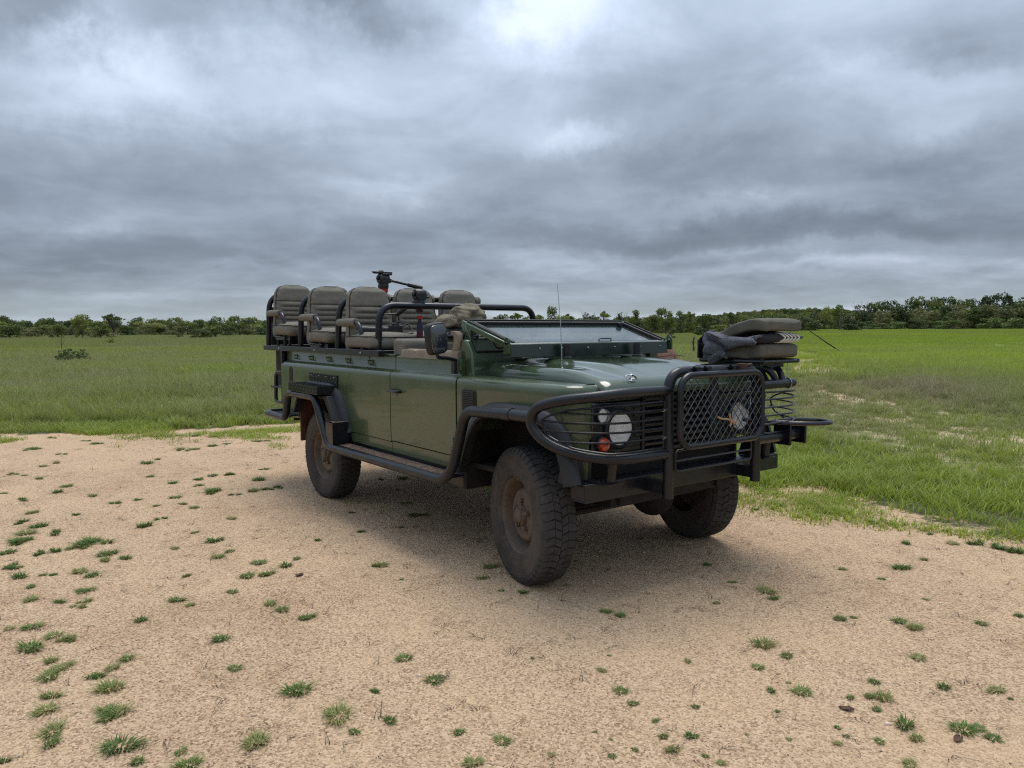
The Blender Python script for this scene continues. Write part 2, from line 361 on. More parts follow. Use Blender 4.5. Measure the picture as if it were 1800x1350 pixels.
def terrain(x, y):
    dep, lat = view(x, y); D = np.hypot(dep, lat); ang = np.arctan2(lat, np.maximum(dep, 1e-3)) * (dep > 0) + 0 * D
    z = .85 * sstep(D, 55, 145) * sstep(ang, .20, .42) * (dep > 0)
    z = z + 11.5 * np.exp(-((ang - .36) / .16) ** 2) * sstep(D, 330, 640) * (dep > 0)
    z = z + .03 * fbm(x, y, .35, 5) * sstep(D, 9, 20) + .012 * fbm(x, y, .9, 6) * sstep(D, 1, 4) * (1 - sstep(D, 10, 20)) * 0
    return z
NA, rad = 512, np.concatenate([[0], np.geomspace(.6, 30, 130), np.geomspace(31, 5000, 90)])
aa = np.linspace(0, 2 * PI, NA, endpoint=False)
rr, ag = np.meshgrid(rad[1:], aa, indexing='ij')
gx = C2[0] + rr * np.cos(ag); gy = C2[1] + rr * np.sin(ag); gx, gy = gx.ravel(), gy.ravel()
gz = terrain(gx, gy)
nr = len(rad) - 1
verts = np.column_stack([np.append(gx, C2[0]), np.append(gy, C2[1]), np.append(gz, 0)])
idx = np.arange(nr * NA).reshape(nr, NA)
fa = np.stack([idx[:-1], idx[1:], np.roll(idx[1:], -1, 1), np.roll(idx[:-1], -1, 1)], -1).reshape(-1, 4).tolist()
fa += [(nr * NA, int(idx[0, k]), int(idx[0, (k + 1) % NA])) for k in range(NA)]
gm = bpy.data.meshes.new('ground'); gm.from_pydata(verts.tolist(), [], fa)
def point_attr(me, name, arr):
    a = me.attributes.new(name, 'FLOAT', 'POINT'); a.data.foreach_set('value', np.asarray(arr, dtype=np.float32))
vx, vy = verts[:, 0], verts[:, 1]
point_attr(gm, 'sand', np.clip(.5 + (sand_sd(vx, vy) + .16) * .5, 0, 1))
point_attr(gm, 'track', np.clip(1 - seg_dist(vx, vy, TRACK, False) / 2.3, 0, 1))
vdep, vlat = view(vx, vy); vD = np.hypot(vdep, vlat); vang = np.arctan2(vlat, np.maximum(vdep, 1e-3))
point_attr(gm, 'lime', sstep(vang, .28, .42) * sstep(vD, 20, 30))
point_attr(gm, 'near', 1 - sstep(vD, 20, 45))
gm.shade_smooth()
def ground_mat():
    m = bpy.data.materials.new('sand_and_grass_soil'); m.use_nodes = True; t = NT(m.node_tree); b = m.node_tree.nodes['Principled BSDF']
    co = t.new('ShaderNodeTexCoord').outputs['Object']
    at = lambda n: t.new('ShaderNodeAttribute', attribute_name=n).outputs['Fac']
    v1 = t.new('ShaderNodeTexVoronoi'); t.put(v1.inputs['Vector'], co); v1.inputs['Scale'].default_value = 120; v1.inputs['Randomness'].default_value = 1
    v2 = t.new('ShaderNodeTexVoronoi'); t.put(v2.inputs['Vector'], co); v2.inputs['Scale'].default_value = 190
    n_big = t.noise(co, .55, 5, .6); n_mid = t.noise(co, 3.5, 6, .65); n_f = t.noise(co, 130, 4, .7); n_g = t.noise(co, 38, 5, .7)
    sep1 = t.new('ShaderNodeSeparateColor'); t.put(sep1.inputs[0], v1.outputs['Color'])
    grain = t.ramp(t.m('ADD', t.m('MULTIPLY', sep1.outputs[0], .42), t.m('MULTIPLY', n_f, .55)), [(.22, (.15, .094, .060)), (.40, (.45, .312, .198)), (.58, (.595, .430, .282)), (.80, (.77, .60, .425))])
    smooth_ = t.rng(t.m('ADD', t.m('MULTIPLY', n_big, .7), t.m('MULTIPLY', n_mid, .3)), .44, .66, .05, .45)
    grain = t.mix(smooth_, grain, (.575, .415, .270))
    tone = t.ramp(t.m('ADD', t.m('MULTIPLY', n_big, .6), t.m('MULTIPLY', n_mid, .4)), [(.34, (.80, .745, .70)), (.5, (1, .98, .95)), (.66, (1.09, 1.05, .99))])
    sandc = t.mix(1, grain, tone, 'MULTIPLY')
    dirt = t.rng(t.m('ADD', t.noise(co, 20, 4, .75), t.m('MULTIPLY', n_mid, .35)), .80, .92)
    sandc = t.mix(t.m('MULTIPLY', dirt, .65), sandc, (.13, .085, .055))
    gbig = t.noise(co, .06, 5, .6); gmid = t.noise(co, .8, 6, .65)
    gcol = t.ramp(t.m('ADD', t.m('MULTIPLY', gbig, .5), t.m('MULTIPLY', gmid, .5)), [(.34, (.10, .125, .046)), (.5, (.140, .172, .062)), (.64, (.185, .20, .085))])
    gcol = t.mix(at('near'), gcol, t.ramp(gmid, [(.35, (.045, .055, .022)), (.65, (.085, .10, .036))]))
    gcol = t.mix(t.m('MULTIPLY', at('lime'), .8), gcol, (.18, .27, .045))
    gcol = t.mix(t.rng(t.m('ADD', n_mid, t.m('MULTIPLY', n_g, .4)), .62, .85, 0, .7), gcol, (.115, .090, .058))
    tr = t.rng(t.m('ADD', at('track'), t.m('MULTIPLY', t.m('SUBTRACT', n_mid, .5), 2.6)), .50, .92)
    gcol = t.mix(t.rng(at('track'), .0, .55, 0, .85), gcol, t.ramp(gmid, [(.35, (.19, .20, .075)), (.65, (.30, .285, .13))]))
    gcol = t.mix(t.m('MULTIPLY', tr, .95), gcol, t.mix(.5, sandc, (.50, .44, .29)))
    sm = t.rng(t.m('ADD', at('sand'), t.m('ADD', t.m('MULTIPLY', t.m('SUBTRACT', n_mid, .5), .9), t.m('MULTIPLY', t.m('SUBTRACT', n_g, .5), .35))), .40, .56)
    t.put(b.inputs['Base Color'], t.mix(sm, gcol, sandc)); b.inputs['Roughness'].default_value = .95; b.inputs['Specular IOR Level'].default_value = .2
    hgt = t.m('ADD', t.m('MULTIPLY', v1.outputs['Distance'], -.6), t.m('ADD', t.m('MULTIPLY', n_f, .7), t.m('MULTIPLY', n_g, .9)))
    nb = t.bump(hgt, .75, .012); nb = t.bump(n_mid, .35, .05, nb)
    t.put(b.inputs['Normal'], nb); return m
M['ground'] = ground_mat(); gm.materials.append(M['ground'])
go = bpy.data.objects.new('ground', gm); COL.objects.link(go); go['kind'] = 'structure'

# ------------------------------------------------------------------ scattering ("stuff")
def scatter(name, src_mesh, pts, rot, scl, tint, label):
    me = bpy.data.meshes.new(name); me.from_pydata(np.asarray(pts).tolist(), [], [])
    point_attr(me, 'rot', rot); point_attr(me, 'scl', scl); point_attr(me, 'tint', tint)
    o = bpy.data.objects.new(name, me); COL.objects.link(o); o['kind'] = 'stuff'; o['label'] = label
    src = bpy.data.objects.new(name + '_source', src_mesh)      # never linked to the scene: only its shape is used
    ng = bpy.data.node_groups.new(name + '_scatter', 'GeometryNodeTree'); n, l = ng.nodes, ng.links
    ng.interface.new_socket('Geometry', in_out='INPUT', socket_type='NodeSocketGeometry'); ng.interface.new_socket('Geometry', in_out='OUTPUT', socket_type='NodeSocketGeometry')
    gi, gout = n.new('NodeGroupInput'), n.new('NodeGroupOutput'); m2p = n.new('GeometryNodeMeshToPoints'); inst = n.new('GeometryNodeInstanceOnPoints'); oi = n.new('GeometryNodeObjectInfo')
    oi.inputs['Object'].default_value = src
    def na(x):
        a = n.new('GeometryNodeInputNamedAttribute'); a.data_type = 'FLOAT'; a.inputs['Name'].default_value = x; return a.outputs['Attribute']
    cx = n.new('ShaderNodeCombineXYZ'); l.new(na('rot'), cx.inputs[2])
    l.new(gi.outputs[0], m2p.inputs[0]); l.new(m2p.outputs[0], inst.inputs['Points']); l.new(oi.outputs['Geometry'], inst.inputs['Instance'])
    l.new(cx.outputs[0], inst.inputs['Rotation']); l.new(na('scl'), inst.inputs['Scale']); l.new(inst.outputs[0], gout.inputs[0])
    md = o.modifiers.new('scatter', 'NODES'); md.node_group = ng; return o
def blades(n, h0, h1, w, spread, lean, seed, flat=False, segs=3):
    r = np.random.default_rng(seed); b = MB()
    for i in range(n):
        a = r.uniform(0, 2 * PI); rad_ = spread * math.sqrt(r.uniform(0, 1)); px, py = rad_ * math.cos(a), rad_ * math.sin(a)
        h = r.uniform(h0, h1); d = r.uniform(0, 2 * PI); ln = r.uniform(.15, 1) * lean * h; ww = w * r.uniform(.6, 1.3)
        if flat: d = a + r.uniform(-.6, .6)
        ox, oy = -math.sin(d + r.uniform(-.5, .5)), math.cos(d + r.uniform(-.5, .5)); vs = []
        for k in range(segs + 1):
            t = k / segs; k2 = t ** 1.7
            cx, cy, cz = px + math.cos(d) * ln * k2, py + math.sin(d) * ln * k2, h * (t - .22 * lean * t * t * min(1, lean))
            tw = ww * (1 - t ** 1.5 * .92)
            vs += [(cx - ox * tw / 2, cy - oy * tw / 2, cz), (cx + ox * tw / 2, cy + oy * tw / 2, cz)]
        b.add(vs, [(2 * k, 2 * k + 1, 2 * k + 3, 2 * k + 2) for k in range(segs)])
    return b
def grass_mat(name, stops, trans=.3):
    m = bpy.data.materials.new(name); m.use_nodes = True; t = NT(m.node_tree); nd = m.node_tree.nodes; b = nd['Principled BSDF']
    gp = t.new('ShaderNodeNewGeometry').outputs['Position']; a = t.new('ShaderNodeAttribute', attribute_name='tint', attribute_type='INSTANCER').outputs['Fac']
    oi = t.new('ShaderNodeObjectInfo').outputs['Random']
    f = t.m('ADD', t.m('MULTIPLY_ADD', t.m('SUBTRACT', oi, .5), .26, a), t.m('MULTIPLY', t.m('SUBTRACT', t.noise(gp, 9, 3, .6), .5), .35))
    col = t.ramp(f, stops)
    t.put(b.inputs['Base Color'], col); b.inputs['Roughness'].default_value = .55; b.inputs['Specular IOR Level'].default_value = .3
    tr = t.new('ShaderNodeBsdfTranslucent'); t.put(tr.inputs[0], col); mx = t.new('ShaderNodeMixShader'); mx.inputs[0].default_value = trans
    t.l.new(b.outputs[0], mx.inputs[1]); t.l.new(tr.outputs[0], mx.inputs[2]); t.l.new(mx.outputs[0], nd['Material Output'].inputs[0]); return m
M['grass'] = grass_mat('field_grass', [(.0, (.27, .235, .135)), (.16, (.27, .265, .120)), (.34, (.250, .268, .092)), (.55, (.248, .290, .068)), (.75, (.275, .340, .052)), (1., (.310, .390, .045))], .4)
g_short = blades(46, .04, .14, .0105, .15, 1.15, 1).mesh('short_grass', 'grass', 180)
g_short2 = blades(40, .08, .21, .012, .12, 1.1, 2).mesh('short_grass_b', 'grass', 180)
g_tall = blades(34, .15, .38, .0085, .12, .95, 3).mesh('tall_grass', 'grass', 180)
g_wisp = blades(16, .28, .52, .0065, .12, .9, 4).mesh('wispy_grass', 'grass', 180)
g_mid = blades(56, .14, .36, .019, .26, .9, 5).mesh('mid_grass', 'grass', 180)
g_far = blades(110, .14, .34, .036, 1.1, .7, 6, segs=2).mesh('far_grass', 'grass', 180)
def wedge(n, r0, r1, half=.80, seed=0):
    r = np.random.default_rng(seed); R = np.sqrt(r.uniform(r0 * r0, r1 * r1, n)); A = r.uniform(-half, half, n)
    x = C2[0] + R * (np.cos(A) * FH[0] + np.sin(A) * RH[0]); y = C2[1] + R * (np.cos(A) * FH[1] + np.sin(A) * RH[1]); return x, y, R, A, r
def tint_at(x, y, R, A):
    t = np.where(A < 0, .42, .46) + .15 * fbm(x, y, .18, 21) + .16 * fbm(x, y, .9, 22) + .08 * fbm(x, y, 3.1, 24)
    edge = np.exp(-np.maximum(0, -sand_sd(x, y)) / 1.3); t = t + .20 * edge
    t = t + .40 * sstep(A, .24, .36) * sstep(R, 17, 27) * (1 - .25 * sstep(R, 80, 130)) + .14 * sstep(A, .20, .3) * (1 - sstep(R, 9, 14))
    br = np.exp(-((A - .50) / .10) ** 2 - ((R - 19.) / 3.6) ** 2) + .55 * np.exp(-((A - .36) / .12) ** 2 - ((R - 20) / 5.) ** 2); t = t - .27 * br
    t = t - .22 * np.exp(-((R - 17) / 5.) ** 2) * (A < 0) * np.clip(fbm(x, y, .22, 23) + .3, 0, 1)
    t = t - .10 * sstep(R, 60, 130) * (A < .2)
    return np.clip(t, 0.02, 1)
def put_grass(name, mesh, n, r0, r1, s0, s1, keep, seed, label, dt=0.):
    x, y, R, A, r = wedge(n, r0, r1, seed=seed); p = keep(x, y, R, A)
    k = r.uniform(0, 1, n) < p; x, y, R, A = x[k], y[k], R[k], A[k]
    scatter(name, mesh, np.column_stack([x, y, terrain(x, y) - .004]), r.uniform(0, 2 * PI, len(x)), r.uniform(s0, s1, len(x)) , np.clip(tint_at(x, y, R, A) + dt, 0, 1), label)
def off_sand(x, y, m=0.): return sstep(-sand_sd(x, y) + .28 * fbm(x, y, 2.2, 31) + .12 * fbm(x, y, 7, 32) - m, 0, .25)
def off_track(x, y): return 1 - .80 * sstep(1 - seg_dist(x, y, TRACK, False) / 2.6 + .22 * fbm(x, y, .9, 33), .1, .55)
def in_brown(R, A): return np.exp(-((A - .50) / .11) ** 2 - ((R - 19.) / 3.8) ** 2)
def taller(x, y, R, A):   # taller grass: set back from the sand on the left, patchy on the right
    e = sstep(-sand_sd(x, y), .7, 1.8)
    rgt = sstep(A, .12, .2); return (1 - rgt) * e * np.clip(.65 + .7 * fbm(x, y, .7, 41), .12, 1) + rgt * (np.clip(in_brown(R, A) * 1.3, 0, 1) + .10 + .4 * sstep(R, 20, 26)) * e
put_grass('short_grass', g_short, 15000, 5, 17, .6, 1.15, lambda x, y, R, A: off_sand(x, y) * np.clip(off_track(x, y) , .05, 1) * np.clip(.7 + .6 * fbm(x, y, 1.3, 42), .1, 1), 11, 'short bright green grass creeping out to the edge of the sand', .04)
put_grass('lush_grass', g_short2, 10000, 5, 20, .6, 1.3, lambda x, y, R, A: off_sand(x, y, .1) * off_track(x, y) * np.clip(.45 + 1.0 * fbm(x, y, .9, 43), 0, 1), 12, 'lush green grass growing beside the sand', .02)
put_grass('tall_grass', g_tall, 30000, 8, 36, .7, 1.25, lambda x, y, R, A: off_sand(x, y, .3) * off_track(x, y) * taller(x, y, R, A), 13, 'tall meadow grass covering the field')
put_grass('wispy_grass', g_wisp, 9000, 9, 34, .7, 1.15, lambda x, y, R, A: off_sand(x, y, .5) * off_track(x, y) * taller(x, y, R, A) * np.clip(.35 + .8 * fbm(x, y, .35, 44), 0, 1), 14, 'pale wispy grass stems standing above the meadow', -.22)
put_grass('brown_grass', g_wisp, 800, 15, 26, .8, 1.25, lambda x, y, R, A: off_track(x, y) * np.clip(in_brown(R, A) * 1.6 - .15, 0, 1), 15, 'brownish seeding grass beside the track on the right', -.04)
put_grass('mid_grass', g_mid, 26000, 17, 60, .75, 1.25, lambda x, y, R, A: off_sand(x, y, .3) * off_track(x, y) * np.clip(.65 + .6 * fbm(x, y, .35, 45), .15, 1), 16, 'meadow grass in the middle distance')
put_grass('far_grass', g_far, 36000, 50, 185, .7, 1.3, lambda x, y, R, A: np.ones_like(x) * np.clip(.55 + .6 * fbm(x, y, .2, 46), .1, 1), 17, 'grass of the open plain towards the trees')
# low creeping bits of grass in the strip where the sand begins
g_creep = blades(26, .015, .07, .007, .10, 1.2, 7, True).mesh('creeping_grass', 'grass', 180)
put_grass('creeping_grass', g_creep, 60000, 6, 16, .5, 1.3, lambda x, y, R, A: np.exp(-((sand_sd(x, y) - .15) / .62) ** 2) * np.clip(.05 + 1.3 * fbm(x, y, 2.0, 47), 0, 1), 18, 'thin creeping grass broken up along the edge of the sand', .0)
put_grass('track_grass', g_creep, 60000, 7, 26, .8, 1.7, lambda x, y, R, A: (1 - off_track(x, y)) * np.clip(.62 + .9 * fbm(x, y, 1.4, 48), 0, 1), 19, 'thin trodden grass on the track at the right', -.16)
put_grass('sparse_grass', g_creep, 30000, 6, 14, .5, 1.2, lambda x, y, R, A: sstep(sand_sd(x, y), .2, .5) * (1 - sstep(sand_sd(x, y), 1.6, 3.4)) * sstep(fbm(x * .6 + y * .3, y * 1.0, 2.6, 57), .50, .72) * (A < .1), 58, 'ragged low strips of grass on the sand near the left edge', .0)
# loose gravel on the sand
pb = bmesh.new(); bmesh.ops.create_icosphere(pb, subdivisions=1, radius=.5)
for v_ in pb.verts: v_.co *= random.uniform(.7, 1.15); v_.co.z *= .7
pm_ = bpy.data.meshes.new('pebble'); pb.to_mesh(pm_); pb.free(); pm_.shade_smooth()
M['pebble'] = grass_mat('gravel', [(0., (.12, .075, .05)), (.3, (.33, .22, .145)), (.7, (.52, .38, .265)), (1., (.70, .58, .45))], 0.); pm_.materials.append(M['pebble'])
x, y, R, A, r = wedge(42000, 1.9, 9.5, .76, 51); k = (sand_sd(x, y) > .1) & (r.uniform(0, 1, len(x)) < np.clip(3.2 / R, .3, 1)); x, y = x[k], y[k]
scatter('gravel', pm_, np.column_stack([x, y, np.zeros_like(x) + .0008]), r.uniform(0, 6, len(x)), .003 + .008 * r.uniform(0, 1, len(x)) ** 3, r.uniform(0, 1, len(x)), 'fine loose gravel strewn over the sand')
x, y, R, A, r = wedge(150, 2., 9, .76, 52); k = sand_sd(x, y) > .2; x, y = x[k], y[k]
scatter('pale_stones', pm_, np.column_stack([x, y, np.zeros_like(x) + .002]), r.uniform(0, 6, len(x)), .012 + .016 * r.uniform(0, 1, len(x)) ** 2, .75 + .25 * r.uniform(0, 1, len(x)), 'a few larger pale stones in the sand')
# bits of dead grass and dark crumbs lying on the sand
M['litter'] = grass_mat('dry_litter', [(0., (.035, .022, .015)), (.6, (.09, .055, .035)), (1., (.20, .15, .09))], 0.)
lit = blades(5, .012, .05, .004, .03, 3.5, 8, True).mesh('litter', 'litter', 180)
x, y, R, A, r = wedge(5200, 1.9, 11, .76, 53); k = (sand_sd(x, y) > .05) & (r.uniform(0, 1, len(x)) < .25 + .5 * np.clip(fbm(x, y, 1.5, 54), 0, 1)); x, y = x[k], y[k]
scatter('dry_litter', lit, np.column_stack([x, y, np.zeros_like(x)]), r.uniform(0, 6, len(x)), r.uniform(.4, 1.1, len(x)), r.uniform(0, 1, len(x)), 'crumbs of dead grass lying on the sand')

# ------------------------------------------------------------------ separate grass tufts on the sand (x, y, width)
TUFTS = [(-3.34,-2.98,0.228),(-2.98,-3.0,0.144),(-3.13,-2.91,0.148),(-2.73,-3.07,0.226),(-2.82,-2.79,0.23),(-2.48,-3.14,0.133),(-2.34,-2.96,0.229),(-2.39,-2.66,0.298),(-2.34,-2.8,0.098),(-2.06,-2.63,0.141),(-1.89,-2.55,0.092),(-1.92,-2.66,0.092),(-2.12,-3.13,0.173),(-1.76,-2.82,0.133),(-1.78,-3.0,0.178),(-1.86,-3.12,0.105),(-1.63,-2.78,0.101),(-1.62,-3.08,0.072),(-1.36,-2.84,0.179),(-1.38,-3.1,0.096),(-1.25,-2.98,0.081),(-1.12,-2.9,0.17),(-0.9,-2.48,0.14),(-0.78,-2.44,0.087),(-0.71,-2.69,0.097),(-0.93,-3.13,0.138),(-0.98,-3.22,0.063),(-0.75,-3.06,0.109),(-0.67,-3.02,0.178),(-0.65,-3.16,0.153),(-0.26,-2.83,0.098),(-0.44,-3.1,0.068),(-0.34,-3.07,0.088),(-0.2,-2.9,0.097),(-0.15,-2.97,0.085),(-0.27,-3.13,0.119),(0.0,-2.94,0.133),(-0.07,-3.14,0.093),(0.21,-2.97,0.174),(0.05,-3.17,0.09),(0.24,-3.17,0.134),(0.34,-3.18,0.084),(0.5,-2.99,0.134),(0.64,-2.96,0.069),(0.66,-2.83,0.06),(0.76,-2.83,0.109),(0.76,-2.61,0.136),(0.76,-2.3,0.123),(0.9,-2.3,0.059),(0.48,-2.35,0.122),(0.12,-2.48,0.081),(-0.23,-2.44,0.099),(-0.24,-2.02,0.091),(-0.42,-2.08,0.094),(-0.54,-2.1,0.085),(-0.85,-2.2,0.077),(-1.07,-2.05,0.148),(-1.03,-1.95,0.107),(-1.28,-1.91,0.099),(-1.12,-1.8,0.083),(-1.22,-1.69,0.085),(-1.56,-2.08,0.117),(-1.64,-1.98,0.09),(-1.95,-1.99,0.126),(-2.26,-2.04,0.099),(-2.67,-2.29,0.14),(-2.83,-2.16,0.162),(-2.5,-1.71,0.087),(-3.05,-1.84,0.112),(-3.25,-1.88,0.096),(-3.54,-1.87,0.14),(-3.31,-2.07,0.077),(-3.62,-2.32,0.12),(-3.64,-2.15,0.101),(-4.23,-2.88,0.172),(-4.4,-2.65,0.11),(-4.65,-2.56,0.136),(-4.04,-2.43,0.126),(-3.57,-1.57,0.284),(-3.37,-1.41,0.159),(-3.39,-1.25,0.14),(-3.41,-1.04,0.264),(-3.95,-1.58,0.17),(-1.54,-1.42,0.076),(-1.57,-1.09,0.063),(-0.79,-1.36,0.067),(-1.29,-2.33,0.069),(-1.93,-2.25,0.062),(-3.37,-2.64,0.077),(-3.65,-2.91,0.099),(-4.65,-3.04,0.09),(0.66,-2.1,0.037),(0.36,-3.32,0.055),(-0.78,-1.33,0.103),(-0.47,-1.36,0.034),(-0.35,-0.81,0.13),(-0.21,-0.98,0.068),(0.03,-1.01,0.049),(0.13,-0.93,0.081),(0.18,-0.67,0.044),(0.61,-0.77,0.076),(0.69,-0.75,0.06),(0.47,-1.86,0.089),(0.73,-1.86,0.092),(0.67,-2.1,0.037),(0.91,-2.16,0.074),(1.13,-2.0,0.06),(1.27,-1.91,0.063),(1.32,-2.07,0.071),(1.08,-1.25,0.056),(1.26,-1.32,0.082),(1.36,-1.35,0.048),(1.44,-1.83,0.032),(1.57,-1.67,0.032),(1.59,-1.58,0.029),(1.49,-1.6,0.026),(1.42,-1.61,0.023),(0.99,-1.12,0.027),(0.81,-1.41,0.031),(-0.23,2.0,0.129),(-0.26,1.7,0.089),(0.11,2.07,0.254),(0.52,2.04,0.158),(0.61,2.13,0.088),(0.92,2.06,0.069),(0.93,1.69,0.097),(1.24,2.06,0.302),(1.12,1.94,0.083),(1.45,2.06,0.149),(1.17,1.14,0.117),(1.17,1.42,0.076),(0.97,0.84,0.071),(1.2,0.85,0.055),(0.42,0.26,0.082),(0.71,0.12,0.052),(0.92,0.14,0.151),(1.01,0.07,0.074),(0.87,-0.22,0.048),(1.38,0.09,0.071),(1.41,0.16,0.048),(1.57,0.29,0.097),(1.66,0.27,0.108),(1.83,0.58,0.075),(1.9,0.84,0.066),(1.51,0.71,0.04),(1.33,-0.48,0.128),(1.47,-0.5,0.089),(1.46,-0.7,0.07),(1.83,-0.06,0.093),(1.24,-0.89,0.05),(1.83,-0.44,0.051),(1.7,-0.75,0.115),(1.62,-0.84,0.048),(1.62,-0.72,0.029),(1.84,-0.64,0.048),(1.92,-0.54,0.108),(1.88,-0.57,0.059),(1.95,-0.65,0.048),(2.02,-0.26,0.072),(2.16,-0.12,0.105),(2.22,-0.15,0.031),(1.73,-0.96,0.027),(1.93,-0.89,0.032),(1.98,-0.92,0.027),(2.07,-0.68,0.093),(2.14,-0.74,0.082),(2.21,-0.54,0.104),(2.24,-0.49,0.067),(2.3,-0.52,0.066),(1.99,-0.99,0.044),(2.07,-0.86,0.044),(1.87,-1.1,0.026),(1.76,-1.19,0.026),(1.65,-1.36,0.067),(1.67,-1.48,0.065),(1.76,-1.42,0.033),(1.82,-1.41,0.04),(2.2,-0.92,0.069),(1.52,-1.18,0.04),(1.5,-1.38,0.048),(1.59,-1.44,0.046),(-5.64,-2.9,0.2),(-5.52,-2.82,0.09),(-5.23,-2.72,0.122),(-6.12,-2.48,0.115),(-5.99,-2.61,0.095),(-6.77,-2.38,0.164),(-7.41,-2.61,0.283),(-7.42,-1.9,0.263),(-7.76,-2.01,0.18),(-8.39,-2.28,0.214),(-7.66,-1.1,0.317),(-7.58,-0.88,0.181),(-7.38,-0.73,0.134),(-7.14,-0.55,0.153),(-6.41,-0.16,0.373),(-6.19,-1.09,0.357),(-6.39,-0.61,0.164),(-6.33,-0.79,0.142),(-5.52,-1.7,0.146),(-5.69,-1.56,0.093),(-4.68,-1.84,0.116),(-4.25,-1.49,0.175),(-4.31,-1.2,0.194),(-4.35,-1.34,0.129),(-4.36,-0.82,0.165),(-3.86,-1.05,0.154),(-4.21,-1.74,0.11),(-3.08,0.08,0.143),(-2.12,-0.41,0.159),(-1.7,-0.51,0.207),(-2.12,-0.9,0.071),(-1.78,-0.54,0.093),(-2.67,-0.2,0.053),(-2.42,0.44,0.081),(-1.49,-0.8,0.054),(-1.56,-1.09,0.065),(-3.18,-0.1,0.071)]
M['tuft'] = foliage_mat('tuft_blades', (.090, .150, .032), (.140, .215, .050), (.28, .29, .105), .3, 16, .55)
def clump(seed):    # several rooted clumps run together, with bare gaps between
    r = np.random.default_rng(seed); out = MB()
    for k in range(r.integers(4, 8)):
        a, q = r.uniform(0, 2 * PI), .13 * math.sqrt(r.uniform(0, 1)); s_ = r.uniform(.5, 1.15); p = blades(int(95 * s_), .02, .09, .0085, .05 * s_, 1.25, seed * 31 + k, True)
        out.add([(x * s_ + q * math.cos(a), y * s_ + q * math.sin(a), z * s_) for x, y, z in p.v], p.f)
    return out
tmesh = [[blades(150, .02, .085, .0085, .065, 1.3, 60 + i, True).mesh('grass_tuft', 'tuft', 180) for i in range(5)],
         [clump(70 + i).mesh('grass_tuft', 'tuft', 180) for i in range(5)]]
for i, (x, y, wd) in enumerate(TUFTS):
    big_ = wd > .155; me = tmesh[int(big_)][i % 5]
    o = bpy.data.objects.new('grass_tuft', me); COL.objects.link(o); s = wd / (.36 if big_ else .18) * random.uniform(.85, 1.15)
    o.location = (x, y, 0); o.rotation_euler.z = random.uniform(0, 6.28); o.scale = (s * random.uniform(.9, 1.2), s * random.uniform(.65, 1.0), min(s, 1.) * random.uniform(.45, .9) * .8)
    dp_, lt_ = view(x, y); px_ = 900 + 1334.4 * lt_ / dp_
    pl_ = 'left of the vehicle' if px_ < 500 else ('in front of the vehicle' if px_ < 1330 else 'beyond the vehicle, near the grass edge on the right')
    if px_ >= 1330: pl_ = 'on the right, below the grass edge'
    if big_: tag(o, 'broad sprawling tuft of green grass on bare sand ' + pl_, 'grass tuft', 'broad grass tufts on the sand ' + pl_)
    else: tag(o, 'small sparse tuft of green grass on bare sand ' + pl_, 'grass tuft', 'small grass tufts on the sand ' + pl_)

# ------------------------------------------------------------------ trees and bushes
def leafmesh(name, clumps, n, size, m, seed, flatten=.0):
    r = np.random.default_rng(seed); b = MB(); wts = np.array([c[3] * c[4] * c[5] for c in clumps]) ** .75; wts /= wts.sum()
    for ci in r.choice(len(clumps), n, p=wts):
        cx, cy, cz, rx, ry, rz = clumps[ci]; v = r.normal(size=3); v /= np.linalg.norm(v); q = r.uniform(.35, 1.05) ** .6
        p = np.array([cx + v[0] * rx * q, cy + v[1] * ry * q, max(.03, cz + v[2] * rz * q)])
        nrm = v * .7 + r.normal(size=3) * .7; nrm /= np.linalg.norm(nrm); a = np.cross(nrm, r.normal(size=3)); a /= np.linalg.norm(a); c = np.cross(nrm, a)
        s = size * r.uniform(.6, 1.4); s2 = s * r.uniform(.45, .8)
        b.add([p - a * s * .5, p + c * s2 * .5, p + a * s * .5, p - c * s2 * .5], [(0, 1, 2, 3)])
    return b.mesh(name, m, 180)
def limb(b, a, c, r0, r1, seed, n=5):
    r = np.random.default_rng(seed); a = np.array(a, float); c = np.array(c, float); P = []
    for k in range(n + 1): t = k / n; P.append(a + (c - a) * t + r.normal(size=3) * .05 * np.linalg.norm(c - a) * math.sin(PI * t))
    b.tube(P, [r0 + (r1 - r0) * k / n for k in range(n + 1)], 6)
